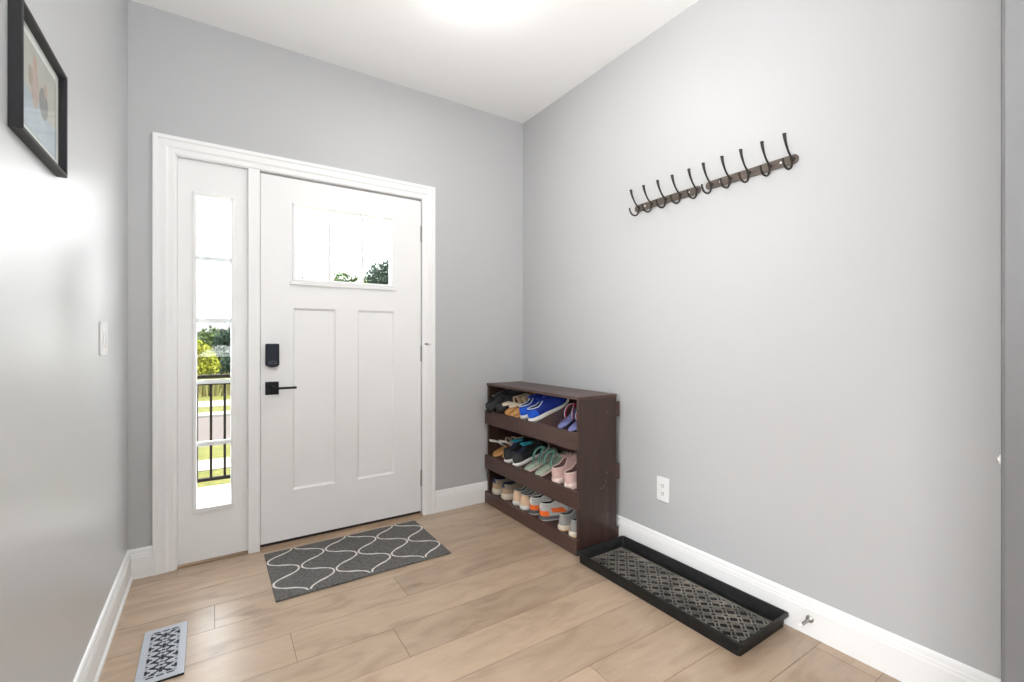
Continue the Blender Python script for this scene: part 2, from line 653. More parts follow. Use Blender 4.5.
# hinges on the other edge
for k, z in enumerate((1.808, 1.040, 0.239)):
    bm = bmesh.new()
    for j in range(3):
        lathe(bm, [(0.0080, -0.052 + j * 0.035), (0.0080, -0.0185 + j * 0.035)], 12, 'Z', (1.1225, DY - 0.0085, z))
    lathe(bm, [(0.0045, 0.0515), (0.0055, 0.055), (0.003, 0.058)], 10, 'Z', (1.1225, DY - 0.0085, z))
    box(bm, 1.1135, 1.1275, DY - 0.0045, DY + 0.001, z - 0.05, z + 0.05)
    h = mesh_obj('hinge', bm, M['nickel'], door, smooth=False)
    if k == 1:
        bm = bmesh.new()
        tube(bm, [(1.1205, DY - 0.006, z + 0.060), (1.138, DY - 0.022, z + 0.061), (1.158, DY - 0.038, z + 0.061)], 0.0034, 8)
        lathe(bm, [(0.008, 0), (0.008, 0.008)], 12, 'X', (1.140, DY - 0.026, z + 0.061))
        mesh_obj('hinge_stop', bm, M['nickel'], h)
        bm = bmesh.new()
        lathe(bm, [(0.006, 0), (0.0075, 0.006), (0.005, 0.012)], 12, 'X', (1.156, DY - 0.038, z + 0.061))
        mesh_obj('stop_tip', bm, M['plastic'], h)

# ------------------------------------------------------------------ sidelight
side = empty('window_1', (0, 0, 0), label='tall narrow white sidelight with five stacked panes beside the front door', cat='sidelight window', kind='structure')
SY = FW + 0.020
G0, G1, GZ0, GZ1 = -0.073, 0.073, 0.276, 1.862
bm = bmesh.new()
S0, S1, SZ0, SZ1 = -0.1515, 0.1495, 0.0100, 2.029
box(bm, S0, G0, SY, SY + 0.04, SZ0, SZ1)
box(bm, G1, S1, SY, SY + 0.04, SZ0, SZ1)
box(bm, G0, G1, SY, SY + 0.04, SZ0, GZ0)
box(bm, G0, G1, SY, SY + 0.04, GZ1, SZ1)
mesh_obj('sidelight_panel', bm, M['door'], side)
bm = bmesh.new()
fe = 0.017
for q in ((G0 - fe, G1 + fe, GZ1, GZ1 + fe), (G0 - fe, G1 + fe, GZ0 - fe * 1.5, GZ0), (G0 - fe, G0, GZ0, GZ1), (G1, G1 + fe, GZ0, GZ1)):
    box(bm, q[0], q[1], SY - 0.009, SY + 0.004, q[2], q[3])
mesh_obj('glazing_frame', bm, M['vinyl'], side, bevel=0.003)
gp = boxes('glass_pane', [(G0 - 0.001, G1 + 0.001, SY + 0.018, SY + 0.024, GZ0 - 0.001, GZ1 + 0.001)], M['glass'], side)
bm = bmesh.new()
for k in range(1, 5):
    z = GZ0 + (GZ1 - GZ0) * k / 5
    box(bm, G0, G1, SY + 0.025, SY + 0.035, z - 0.011, z + 0.011)
mesh_obj('muntins', bm, M['vinyl'], side)

# ------------------------------------------------------------------ ceiling lamp
LX_, LY_ = 0.968, 1.772
lamp = empty('ceiling_light', (LX_, LY_, CZ), label='round white flush ceiling lamp, lit', cat='ceiling lamp')
bm = bmesh.new()
lathe(bm, [(0.155, 0), (0.170, -0.004), (0.172, -0.016), (0.168, -0.020), (0.16, -0.020)], 48, 'Z')
mesh_obj('lamp_ring', bm, M['plastic'], lamp, smooth=True, auto=40)
mdl = bpy.data.materials.new('lit_diffuser')
mdl.use_nodes = True
b = mdl.node_tree.nodes['Principled BSDF']
b.inputs['Base Color'].default_value = (0.9, 0.9, 0.88, 1)
b.inputs['Emission Color'].default_value = (1.0, 0.985, 0.95, 1)
b.inputs['Emission Strength'].default_value = 1.5
bm = bmesh.new()
lathe(bm, [(0.160, -0.0195), (0.154, -0.028), (0.12, -0.034), (0.06, -0.0365), (0.002, -0.037)], 48, 'Z')
mesh_obj('lamp_diffuser', bm, mdl, lamp, smooth=True)
area('lamp_light', (0, 0, -0.045), (0, 0, -1), 0.30, 0.30, 6, (1, 0.985, 0.96), 'DISK', lamp)
gl_d = bpy.data.lights.new('lamp_glow', 'POINT')
gl_d.energy = 3.2
gl_d.color = (1.0, 0.985, 0.96)
gl_d.shadow_soft_size = 0.09
gl = bpy.data.objects.new('lamp_glow', gl_d)
COL.objects.link(gl)
gl.location = (0, 0, -0.16)
gl.parent = lamp
# added lamps on the unseen ceiling behind, to fill the entry with light
for (x, y) in ((0.55, -1.2), (-2.0, -1.6)):
    l2 = empty('ceiling_light', (x, y, CZ), label='added unseen fill lamp on the living room ceiling, %s' % ('behind the viewer' if x > 0 else 'near its wide window'), cat='ceiling lamp')
    bm = bmesh.new()
    lathe(bm, [(0.155, 0), (0.170, -0.004), (0.172, -0.016), (0.168, -0.020), (0.16, -0.020)], 48, 'Z')
    mesh_obj('lamp_ring', bm, M['plastic'], l2, smooth=True, auto=40)
    bm = bmesh.new()
    lathe(bm, [(0.160, -0.0195), (0.154, -0.028), (0.12, -0.034), (0.06, -0.0365), (0.002, -0.037)], 48, 'Z')
    mesh_obj('lamp_diffuser', bm, mdl, l2, smooth=True)
    area('lamp_light', (0, 0, -0.045), (0, 0, -1), 0.30, 0.30, 12, (1, 0.975, 0.94), 'DISK', l2)

# ------------------------------------------------------------------ shoe rack
RK = empty('shoe_rack', (1.72, 2.28, 0), label='dark brown wooden three tier shoe rack in the corner', cat='shoe rack')


def rk(o):
    o.parent = RK
    o.matrix_parent_inverse = Matrix.Translation((-1.72, -2.28, 0))
    return o


def wood_dark(name, c, axis):
    st = {'X': (0.15, 1, 1), 'Y': (1, 0.12, 1), 'Z': (1, 1, 0.12)}[axis]
    return mat(name, c, 0.36, 0.5, vary=0.22, scale=28, stretch=st, bump=0.05, bscale=90)


DKC = (0.050, 0.026, 0.021)
M['rackY_lit'] = wood_dark('espresso_wood_long_lit', (0.074, 0.038, 0.031), 'Y')  # lighter copy of the side wood, painting in light on the long boards
M['rackZ'] = wood_dark('espresso_wood_side', DKC, 'Z')
M['scuff'] = mat('scuff_marks', (0.16, 0.12, 0.11), 0.6)
PX0, PX1 = 1.590, 1.866
YN, YF = 1.803, 2.757
FX = 1.572
shelves = [  # front z, back z, lip bottom, lip top, tab bottom, tab top
    (0.070, 0.098, 0.004, 0.082, 0.030, 0.090),
    (0.317, 0.415, 0.242, 0.336, 0.357, 0.440),
    (0.622, 0.758, 0.549, 0.642, 0.702, 0.785)]
for y0, y1 in ((YN, YN + 0.018), (YF - 0.024, YF - 0.006)):
    bm = bmesh.new()
    box(bm, PX0, PX1, y0, y1, 0.0, 0.8115)
    sp = rk(mesh_obj('side_panel', bm, M['rackZ'], bevel=0.0015))
    if y0 == YN:
        # worn spots on the outer face
        rs = random.Random(3)
        for (cx_, cz_) in ((1.792, 0.735), (1.795, 0.405), (1.783, 0.355), (1.768, 0.335), (1.752, 0.325), (1.80, 0.175), (1.795, 0.16)):
            bm = bmesh.new()
            ang = rs.uniform(0, PI)
            vs = []
            for k in range(9):
                t = 2 * PI * k / 9
                rr = 0.005 * rs.uniform(0.5, 1.5)
                u, v = rr * 1.6 * math.cos(t), rr * 0.6 * math.sin(t)
                vs.append(bm.verts.new((cx_ + u * math.cos(ang) - v * math.sin(ang), y0 - 0.0004, cz_ + u * math.sin(ang) + v * math.cos(ang))))
            bm.faces.new(vs)
            mesh_obj('scuff_mark', bm, M['scuff'], sp)
rk(boxes('top_board', [(PX0 - 0.006, PX1 + 0.002, YN - 0.002, YF - 0.004, 0.8115, 0.8275)], M['rackY_lit'], bevel=0.002))
rk(boxes('back_panel', [(PX1 - 0.008, PX1 - 0.003, YN + 0.018, YF - 0.024, 0.02, 0.8115)], M['rackY_lit']))
for zf, zb, l0, l1, t0, t1 in shelves:
    th = math.atan2(zb - zf, PX1 - 0.008 - FX - 0.014)
    mx = Matrix.Translation((FX + 0.014, 0, zf)) @ Matrix.Rotation(-th, 4, 'Y')
    ln = (PX1 - 0.008 - FX - 0.014) / math.cos(th)
    bm = bmesh.new()
    box(bm, 0, ln, YN + 0.018, YF - 0.024, -0.010, 0.0, mx)
    rk(mesh_obj('shelf', bm, M['rackY_lit']))
    rk(boxes('front_lip', [(FX, FX + 0.0175, YN - 0.002, YF, l0, l1)], M['rackY_lit'], bevel=0.0015))
    rk(boxes('back_rail', [(PX1 - 0.002, 1.8905 if t0 > 0.15 else 1.884, YN + 0.001, YF - 0.007, t0, t1)], M['rackY_lit'], bevel=0.0015))

# ------------------------------------------------------------------ shoes
SM = {}


def sm(key, color, rough=0.7, **k):
    if key not in SM:
        SM[key] = mat('shoe_' + key, color, rough, k.pop('spec', 0.3), **k)
    return SM[key]


sm('black', (0.012, 0.012, 0.014), vary=0.15)
sm('charcoal', (0.035, 0.036, 0.04), vary=0.15, bump=0.3, bscale=600)
sm('navy', (0.018, 0.03, 0.085), vary=0.2, scale=200)
sm('blue', (0.012, 0.10, 0.62), vary=0.25, scale=300, bump=0.3, bscale=700)
sm('deepblue', (0.010, 0.03, 0.26), vary=0.35, scale=300, bump=0.3, bscale=700)
sm('white', (0.78, 0.77, 0.74), vary=0.04)
sm('cream', (0.68, 0.60, 0.48), vary=0.06)
sm('tan', (0.44, 0.31, 0.20), vary=0.12, bump=0.2, bscale=400)
sm('taupe', (0.30, 0.25, 0.19), vary=0.12, bump=0.3, bscale=500)
sm('cork', (0.56, 0.29, 0.10), vary=0.18, scale=120)
sm('beige', (0.62, 0.52, 0.38), vary=0.08)
sm('turq', (0.05, 0.42, 0.56), vary=0.1)
sm('mint', (0.33, 0.55, 0.47), vary=0.1)
sm('teal', (0.07, 0.27, 0.25), vary=0.15)
sm('sage', (0.36, 0.42, 0.33), vary=0.12)
sm('pink', (0.62, 0.42, 0.39), vary=0.06, bump=0.3, bscale=600)
sm('palepink', (0.78, 0.62, 0.57), vary=0.05)
sm('mauve', (0.14, 0.07, 0.065), vary=0.1)
sm('peach', (0.78, 0.56, 0.37), vary=0.07)
sm('brownspot', (0.30, 0.16, 0.06), vary=0.15)
sm('grey', (0.29, 0.285, 0.27), vary=0.12, scale=250, bump=0.35, bscale=500)
sm('lightgrey', (0.50, 0.50, 0.48), vary=0.08, bump=0.3, bscale=500)
sm('darkgrey', (0.10, 0.10, 0.10), vary=0.12)
sm('orange', (0.85, 0.16, 0.025), vary=0.06)
sm('gum', (0.70, 0.40, 0.17), vary=0.08)
sm('red', (0.62, 0.03, 0.06), vary=0.1)
sm('periwinkle', (0.15, 0.16, 0.34), vary=0.2, scale=150)
sm('ltblue', (0.55, 0.62, 0.78), vary=0.1)

HWK = [(0, 0.0), (0.015, 0.34), (0.05, 0.56), (0.12, 0.72), (0.25, 0.76), (0.42, 0.73), (0.58, 0.86), (0.74, 1.0), (0.86, 0.92), (0.94, 0.68), (0.98, 0.40), (1.0, 0.0)]


def interp(keys, t):
    for i in range(len(keys) - 1):
        a, b_ = keys[i], keys[i + 1]
        if a[0] <= t <= b_[0]:
            return a[1] + (b_[1] - a[1]) * (t - a[0]) / max(1e-9, b_[0] - a[0])
    return keys[-1][1]


def loop_t(n):
    """2n samples around a plan outline: heel -> toe on the +y side, back on the -y side"""
    out = []
    for k in range(n):
        out.append(((1 - math.cos(PI * k / n)) / 2, 1))
    for k in range(n):
        out.append(((1 + math.cos(PI * k / n)) / 2, -1))
    return out


NS = 16


def spring(t):
    s = max(0.0, (t - 0.68) / 0.32)
    return 0.014 * s * s


def outline(L, W, sc=1.0):
    pts = []
    for t, s in loop_t(NS):
        hw = interp(HWK, t) * W / 2
        pts.append((L / 2 + (t - 0.5) * L * sc if sc != 1 else t * L, s * hw * sc, t))
    return pts


def loft(bm, rings, cap0=True, cap1=True, closed=True):
    vr = [[bm.verts.new(p) for p in r] for r in rings]
    n = len(vr[0])
    for i in range(len(vr) - 1):
        for k in range(n if closed else n - 1):
            a, b_, c, d = vr[i][k], vr[i][(k + 1) % n], vr[i + 1][(k + 1) % n], vr[i + 1][k]
            bm.faces.new((a, b_, c, d))
    if cap0:
        bm.faces.new(vr[0][::-1])
    if cap1:
        bm.faces.new(vr[-1])
    return vr


def sole_mesh(L, W, hh, ht, z0=0.0, flare=1.045):
    bm = bmesh.new()
    rings = []
    for f, sc in ((0.0, 0.955), (0.12, 1.0), (0.45, flare), (0.88, 1.01), (1.0, 0.975)):
        r = []
        for x, y, t in outline(L, W, sc):
            h = hh + (ht - hh) * min(1, t * 1.25)
            r.append((x, y, z0 + spring(t) + h * f))
        rings.append(r)
    loft(bm, rings)
    return bm


class Upper:
    def __init__(self, L, W, H, hh, ht, throat=0.53, dip=0.74, cw=0.60, heel=0.98, front=1.02):
        self.B, self.C, self.T = [], [], []
        for x, y, t in outline(L, W, 0.965):
            h = hh + (ht - hh) * min(1, t * 1.25)
            self.B.append(Vector((x, y, h * 0.96 + spring(t))))
            tc_ = 0.065 * L + (throat - 0.065) * L * t
            cwid = W / 2 * cw * (math.sin(PI * min(1, max(0, t))) ** 0.55) * (1.0 - 0.35 * t)
            z = hh + (H - hh) * (heel + (dip - heel) * math.sin(PI * min(1, t * 1.15) * 0.87) if t < 0.5 else dip + (front - dip) * ((t - 0.5) / 0.5) ** 1.3)
            if t < 0.5:
                z = hh + (H - hh) * (heel + (dip - heel) * (t / 0.5) ** 0.8)
            self.C.append(Vector((tc_, math.copysign(cwid, y) if abs(y) > 1e-9 else 0, z)))
            self.T.append(t)

    def P(self, i, s, off=0.0):
        n = len(self.B)
        i = i % n
        B, C, t = self.B[i], self.C[i], self.T[i]
        a = 0.06 + 0.10 * t
        zf = 0.60 - 0.12 * t
        Mid = Vector((B.x + (C.x - B.x) * a, B.y + (C.y - B.y) * a * 0.6, B.z + (C.z - B.z) * zf))
        p = B * (1 - s) ** 2 + Mid * 2 * s * (1 - s) + C * s * s
        if off:
            c = Vector((self.C[0].x * 0.5 + self.C[NS].x * 0.5, 0, p.z * 0.6))
            if t > 0.55:
                c = Vector((p.x - 0.02, p.y * 0.5, 0))
            d = (p - c)
            p = p + d.normalized() * off
        return p

    def upper(self):
        bm = bmesh.new()
        n = len(self.B)
        loft(bm, [[self.P(i, s) for i in range(n)] for s in (0, 0.15, 0.3, 0.45, 0.6, 0.75, 0.9, 1.0)], False, False)
        return bm

    def lining(self, zin):
        bm = bmesh.new()
        n = len(self.B)
        c = sum(self.C, Vector()) / n
        r0 = [p + Vector((0, 0, 0.0005)) for p in self.C]
        r1 = [c + (p - c) * 0.90 + Vector((0, 0, (p.z - c.z) * 0.1 - 0.006)) for p in self.C]
        r2 = [Vector((c.x + (p.x - c.x) * 0.98, p.y * 1.05, zin)) for p in self.C]
        loft(bm, [r0, r1, r2], False, True)
        return bm

    def patch(self, i0, i1, s0, s1, off=0.0016):
        bm = bmesh.new()
        cols = range(i0, i1 + 1)
        grid = [[bm.verts.new(self.P(i, s0 + (s1 - s0) * k / 5, off)) for i in cols] for k in range(6)]
        for a in range(5):
            for b_ in range(len(grid[0]) - 1):
                bm.faces.new((grid[a][b_], grid[a][b_ + 1], grid[a + 1][b_ + 1], grid[a + 1][b_]))
        return bm

    def rim(self, r=0.0025):
        bm = bmesh.new()
        n = len(self.C)
        pts = [self.C[i % n] for i in range(n + 1)]
        tube(bm, pts, r, 6, cap=False)
        return bm


def sneaker(name, c, L=0.27, W=0.098, H=0.085, hh=0.030, ht=0.022, throat=0.53, laces=True, dip=0.68, heel=0.86, cw=0.55, front=1.14):
    root = empty(name)
    U = Upper(L, W, H, hh, ht, throat, dip, cw, heel, front)
    mesh_obj('sole', sole_mesh(L, W, hh, ht), c['sole'], root, smooth=True, auto=50)
    if c.get('outsole'):
        mesh_obj('outsole', sole_mesh(L * 0.985, W * 1.02, hh * 0.32, ht * 0.3, 0.0, 1.035), c['outsole'], root, smooth=True, auto=50)
    mesh_obj('upper', U.upper(), c['upper'], root, smooth=True)
    mesh_obj('lining', U.lining(hh * 0.9), c['lining'], root, smooth=True)
    mesh_obj('collar', U.rim(0.0032), c.get('collar', c['upper']), root, smooth=True)
    # tongue
    bm = bmesh.new()
    tw = W * 0.20
    tx, tz = throat * L, U.C[NS].z
    rows_ = []
    for k in range(6):
        f = k / 5
        x = tx + 0.03 - f * 0.075
        z = tz - 0.012 + 0.010 * (1 - f) + f * 0.030 - 0.006
        rows_.append([Vector((x, tw * (j / 3) * (0.8 + 0.3 * f), z - 0.012 * abs(j / 3) ** 2)) for j in range(-3, 4)])
    top = rows_
    bot = [[p + Vector((-0.004, 0, -0.004)) for p in r] for r in rows_]
    rings = [t_ + b_[::-1] for t_, b_ in zip(top, bot)]
    loft(bm, rings)
    mesh_obj('tongue', bm, c.get('tongue', c['upper']), root, smooth=True)
    if c.get('heel_patch'):
        mesh_obj('heel_counter', U.patch(-5, 5, c.get('h0', 0.02), c.get('h1', 0.55)), c['heel_patch'], root, smooth=True)
    if c.get('heel_tab'):
        mesh_obj('heel_tab', U.patch(-2, 2, 0.55, 1.0, 0.0024), c['heel_tab'], root, smooth=True)
    if c.get('toe_patch'):
        mesh_obj('toe_cap', U.patch(NS - 5, NS + 5, 0.02, 0.42), c['toe_patch'], root, smooth=True)
    if c.get('stripe'):
        for s in (1, -1):
            i0 = 6 if s > 0 else 2 * NS - 10
            mesh_obj('side_stripe', U.patch(i0, i0 + 4, 0.25, 0.62), c['stripe'], root, smooth=True)
    if laces:
        bm = bmesh.new()
        for s in (0.90, 0.76, 0.62, 0.48):
            pts = [U.P(NS + d, s, 0.003) for d in (-3, -2, -1, 0, 1, 2, 3)]
            tube(bm, pts, 0.0024, 6)
        mesh_obj('laces', bm, c.get('laces', c['sole']), root, smooth=True)
    return root


def ribbon(bm, pts, width, thick=0.003):
    """flat strap along pts; width direction is given by vectors"""
    rings = []
    n = len(pts)
    for i, p in enumerate(pts):
        p = Vector(p)
        w_ = Vector(width[i] if isinstance(width, list) else width)
        d = (Vector(pts[min(i + 1, n - 1)]) - Vector(pts[max(i - 1, 0)])).normalized()
        nrm = d.cross(w_).normalized() * thick
        rings.append([p - w_ / 2, p + w_ / 2, p + w_ / 2 + nrm, p - w_ / 2 + nrm])
    loft(bm, rings)


def sandal(name, c, L=0.26, W=0.092, hb=0.022, straps=(), heel=True, ankle_h=0.075):
    root = empty(name)
    mesh_obj('outsole', sole_mesh(L, W, hb * 0.55, hb * 0.5), c['sole'], root, smooth=True, auto=50)
    mesh_obj('footbed', sole_mesh(L * 0.99, W * 0.97, hb * 0.55, hb * 0.5, hb * 0.5), c['bed'], root, smooth=True, auto=50)
    for a, h, wd, lean in straps:
        bm = bmesh.new()
        hw = interp(HWK, a) * W / 2 * 0.99
        pts = [(a * L + lean * math.sin(PI * k / 12) * 0.5, hw * math.cos(PI * k / 12), hb * 0.8 + h * math.sin(PI * k / 12) ** 0.75) for k in range(13)]
        ribbon(bm, pts, (wd, 0, -wd * 0.35))
        mesh_obj('strap', bm, c['strap'], root, smooth=True, auto=50)
    if heel:
        bm = bmesh.new()
        x1 = 0.40 * L
        hw = interp(HWK, 0.4) * W / 2
        pts = []
        for k in range(15):
            t = -1 + 2 * k / 14
            ang = t * PI / 2
            pts.append((x1 - (x1 - 0.004) * math.cos(ang) ** 0.8 if abs(t) < 1 else x1, hw * math.sin(ang) * 0.9, hb + 0.020 + (ankle_h - 0.02) * math.cos(ang) ** 0.5 if abs(t) < 1 else hb + 0.012))
        ribbon(bm, pts, (0, 0, 0.014))
        mesh_obj('heel_strap', bm, c.get('hstrap', c['strap']), root, smooth=True, auto=50)
    return root


def flipflop(name, c, L=0.255, W=0.09, hb=0.018, h=0.045, rad=0.0058):
    root = empty(name)
    mesh_obj('sole', sole_mesh(L, W, hb * 0.6, hb * 0.55), c['sole'], root, smooth=True, auto=50)
    mesh_obj('footbed', sole_mesh(L * 0.985, W * 0.965, hb * 0.5, hb * 0.45, hb * 0.55), c['bed'], root, smooth=True, auto=50)
    for s in (1, -1):
        hw = interp(HWK, 0.40) * W / 2 * 0.95
        pts = smooth_path([(0.36 * L, s * hw, hb), (0.42 * L, s * hw * 1.02, hb + h * 0.62), (0.55 * L, s * hw * 0.80, hb + h), (0.66 * L, s * hw * 0.4, hb + h * 0.95), (0.74 * L, 0, hb + h * 0.55)], 4)
        bm = bmesh.new()
        tube(bm, pts, rad, 8, flat=0.5)
        st = mesh_obj('thong_strap', bm, c['strap'], root, smooth=True)
        if c.get('edge'):
            bm = bmesh.new()
            tube(bm, [p + Vector((-0.004, 0, 0.004)) for p in pts], rad * 0.45, 6)
            mesh_obj('strap_piping', bm, c['edge'], st, smooth=True)
    bm = bmesh.new()
    tube(bm, [(0.74 * L, 0, hb * 0.7), (0.74 * L, 0, hb + h * 0.56)], 0.0042, 8)
    mesh_obj('toe_post', bm, c['strap'], root, smooth=True)
    return root


def place(root, level, y, d=0.006, yaw=0.0, lift=0.0015, label='', cat='shoe', group=None, roll=0, pitch=0):
    zf, zb = shelves[level][:2]
    x0 = FX + 0.0185
    th = math.atan2(zb - zf, PX1 - 0.008 - FX - 0.014)
    mx = Matrix.Translation((x0, y, zf + (0.0185 - 0.014) * math.tan(th))) @ Matrix.Rotation(-th, 4, 'Y') @ Matrix.Translation((d, 0, lift)) \
        @ Matrix.Rotation(R(yaw), 4, 'Z') @ Matrix.Rotation(R(pitch), 4, 'Y') @ Matrix.Rotation(R(roll), 4, 'X')
    root.location = mx.to_translation()
    root.rotation_euler = mx.to_euler()
    tag(root, label, cat, group)


def pair(root, level, pos, labels, cat, group):
    other = copy_tree(root)
    place(root, level, *pos[0][:1], **pos[0][1], label=labels[0], cat=cat, group=group)
    place(other, level, *pos[1][:1], **pos[1][1], label=labels[1], cat=cat, group=group)


# --- top shelf
s = sneaker('black_shoe', dict(sole=SM['black'], upper=SM['charcoal'], lining=SM['black'], laces=SM['darkgrey'], tongue=SM['charcoal']), L=0.25, W=0.092, H=0.068, hh=0.020, ht=0.016)
pair(s, 2, [(2.683, dict(d=-0.030, lift=0.022, pitch=-4)), (2.588, dict(d=-0.006, lift=0.019, pitch=-4))],
     ['black lace shoe at the wall end of the top rack shelf', 'black lace shoe on the top shelf, between its twin and the tan sandals'], 'shoe', 'pair of black shoes on the top shelf')
s = sandal('tan_sandal', dict(sole=SM['gum'], bed=SM['cork'], strap=SM['beige'], hstrap=SM['cream']), L=0.24, W=0.082, hb=0.030, straps=((0.62, 0.050, 0.022, 0.0), (0.80, 0.036, 0.02, 0.0), (0.45, 0.062, 0.016, 0.01)), ankle_h=0.055)
pair(s, 2, [(2.506, dict(d=0.006, yaw=0)), (2.424, dict(d=0.003, yaw=0))],
     ['cork sandal with cream straps next to the black shoe on the top shelf', 'cork sandal with cream straps next to the blue sneaker on the top shelf'], 'sandal', 'pair of cork sandals')
s = sneaker('blue_sneaker', dict(sole=SM['white'], upper=SM['deepblue'], lining=SM['navy'], collar=SM['ltblue'], heel_patch=SM['blue'], h0=0.02, h1=0.8, laces=SM['navy'], tongue=SM['deepblue']), L=0.285, W=0.098, H=0.095, hh=0.030, ht=0.020, throat=0.50)
pair(s, 2, [(2.338, dict(d=0.012, yaw=-6)), (2.245, dict(d=0.004, yaw=-15, lift=0.002))],
     ['bright blue sneaker on the top shelf, the one squeezed against the cork sandals', 'bright blue sneaker with white sole, its whole side in view on the top shelf'], 'sneaker', 'pair of blue sneakers')
s = flipflop('flip_flop', dict(sole=SM['black'], bed=SM['periwinkle'], strap=SM['red'], edge=SM['ltblue']), L=0.245, W=0.08, hb=0.022, h=0.052)
pair(s, 2, [(1.957, dict(d=0.006, yaw=6)), (1.868, dict(d=0.004, yaw=2))],
     ['blue flip flop with red strap, alone in the open part of the top shelf', 'blue flip flop half hidden by the near side panel on the top shelf'], 'flip flop', 'pair of blue and red flip flops')
# --- middle shelf
s = sandal('strappy_sandal', dict(sole=SM['gum'], bed=SM['cork'], strap=SM['cream'], hstrap=SM['white']), L=0.235, W=0.080, hb=0.022, straps=((0.60, 0.060, 0.016, 0.0), (0.78, 0.042, 0.016, 0.0)), ankle_h=0.100)
pair(s, 1, [(2.690, dict(d=0.020, yaw=0)), (2.608, dict(d=0.045, yaw=0))],
     ['brown sandal with white straps at the wall end of the middle shelf', 'brown sandal with white straps pushed in behind the black sneaker on the middle shelf'], 'sandal', 'pair of white strapped sandals')
s = sneaker('black_sneaker', dict(sole=SM['white'], upper=SM['black'], lining=SM['navy'], collar=SM['charcoal'], heel_patch=SM['charcoal'], h0=0.0, h1=0.85, laces=SM['darkgrey'], tongue=SM['turq']), L=0.275, W=0.095, H=0.098, hh=0.027, ht=0.020, throat=0.50, heel=0.95, front=1.22)
pair(s, 1, [(2.518, dict(d=0.004, yaw=-3)), (2.418, dict(d=0.004, yaw=-6))],
     ['black sneaker with turquoise lining beside the white strapped sandal', 'black sneaker with turquoise lining beside the green flip flop'], 'sneaker', 'pair of black sneakers with turquoise lining')
s = flipflop('flip_flop', dict(sole=SM['palepink'], bed=SM['sage'], strap=SM['mint'], edge=SM['teal']), L=0.255, W=0.088, hb=0.024, h=0.060, rad=0.008)
pair(s, 1, [(2.278, dict(d=0.004, yaw=3)), (2.165, dict(d=0.002, yaw=3))],
     ['green flip flop beside the black sneaker on the middle shelf', 'green flip flop beside the pink sneaker on the middle shelf'], 'flip flop', 'pair of green flip flops')
s = sneaker('pink_sneaker', dict(sole=SM['palepink'], upper=SM['pink'], lining=SM['mauve'], collar=SM['palepink'], laces=SM['palepink'], tongue=SM['pink']), L=0.25, W=0.100, H=0.105, hh=0.034, ht=0.024, throat=0.56, dip=0.60, cw=0.64, heel=0.80, front=1.2)
bm = bmesh.new()
for k in range(-5, 6):
    i = k % (2 * NS)
    x, y, t = outline(0.25, 0.100, 1.02)[i]
    lathe(bm, [(0.005, 0.0005), (0.006, 0.005), (0.005, 0.0105)], 8, 'Z', (x, y, 0.0))
mesh_obj('sole_lugs', bm, SM['palepink'], s)
pair(s, 1, [(2.010, dict(d=0.004, yaw=-2)), (1.899, dict(d=0.002, yaw=-2))],
     ['pink sneaker beside the green flip flop on the middle shelf', 'pink sneaker nearest the rack end panel on the middle shelf'], 'sneaker', 'pair of pink sneakers')
# --- bottom shelf
s = sneaker('tan_sneaker', dict(sole=SM['cream'], upper=SM['taupe'], lining=SM['black'], collar=SM['navy'], heel_patch=SM['tan'], h0=0.0, h1=0.42, heel_tab=SM['navy'], laces=SM['cream'], tongue=SM['navy']), L=0.275, W=0.108, H=0.118, hh=0.044, ht=0.028, throat=0.52, dip=0.66, cw=0.52)
pair(s, 0, [(2.680, dict(d=0.006, yaw=0)), (2.562, dict(d=0.004, yaw=-5))],
     ['tan sneaker with navy collar at the wall end of the bottom shelf', 'tan sneaker with navy collar second from the wall on the bottom shelf'], 'sneaker', 'pair of tan and navy sneakers')
s = sneaker('cream_sneaker', dict(sole=SM['white'], upper=SM['grey'], lining=SM['darkgrey'], collar=SM['lightgrey'], heel_patch=SM['peach'], h0=0.0, h1=0.98, laces=SM['white'], tongue=SM['grey']), L=0.255, W=0.090, H=0.105, hh=0.030, ht=0.022, throat=0.52)
bm = bmesh.new()
lathe(bm, [(0.010, -0.0005), (0.010, -0.0025), (0.008, -0.0035)], 16, 'X', (0.0135, 0, 0.066))
mesh_obj('heel_badge', bm, SM['brownspot'], s)
pair(s, 0, [(2.432, dict(d=0.008, yaw=-4)), (2.345, dict(d=0.004, yaw=-6))],
     ['cream heeled sneaker with brown heel badge next to the tan sneaker', 'cream heeled sneaker with brown heel badge next to the orange and white sneaker'], 'sneaker', 'pair of cream sneakers with brown badges')
s = sneaker('orange_and_white_sneaker', dict(sole=SM['darkgrey'], outsole=SM['lightgrey'], upper=SM['lightgrey'], lining=SM['black'], collar=SM['white'], heel_patch=SM['orange'], h0=0.0, h1=0.38, stripe=SM['orange'], heel_tab=SM['white'], laces=SM['darkgrey'], tongue=SM['darkgrey']), L=0.25, W=0.095, H=0.110, hh=0.032, ht=0.020, throat=0.50, dip=0.8)
pair(s, 0, [(2.262, dict(d=0.012, yaw=-22)), (2.158, dict(d=0.008, yaw=-27))],
     ['white and orange sneaker half hidden beside the cream sneakers', 'white and orange sneaker turned sideways in the middle of the bottom shelf'], 'sneaker', 'pair of white and orange sneakers')
s = sneaker('grey_sneaker', dict(sole=SM['cream'], outsole=SM['gum'], upper=SM['grey'], lining=SM['darkgrey'], collar=SM['lightgrey'], laces=SM['white'], tongue=SM['lightgrey']), L=0.26, W=0.087, H=0.098, hh=0.032, ht=0.022, throat=0.5)
pair(s, 0, [(1.968, dict(d=0.006, yaw=0)), (1.8715, dict(d=0.003, yaw=0))],
     ['grey mesh sneaker with cream sole beside the white and orange sneaker', 'grey mesh sneaker nearest the rack end panel on the bottom shelf'], 'sneaker', 'pair of grey mesh sneakers')

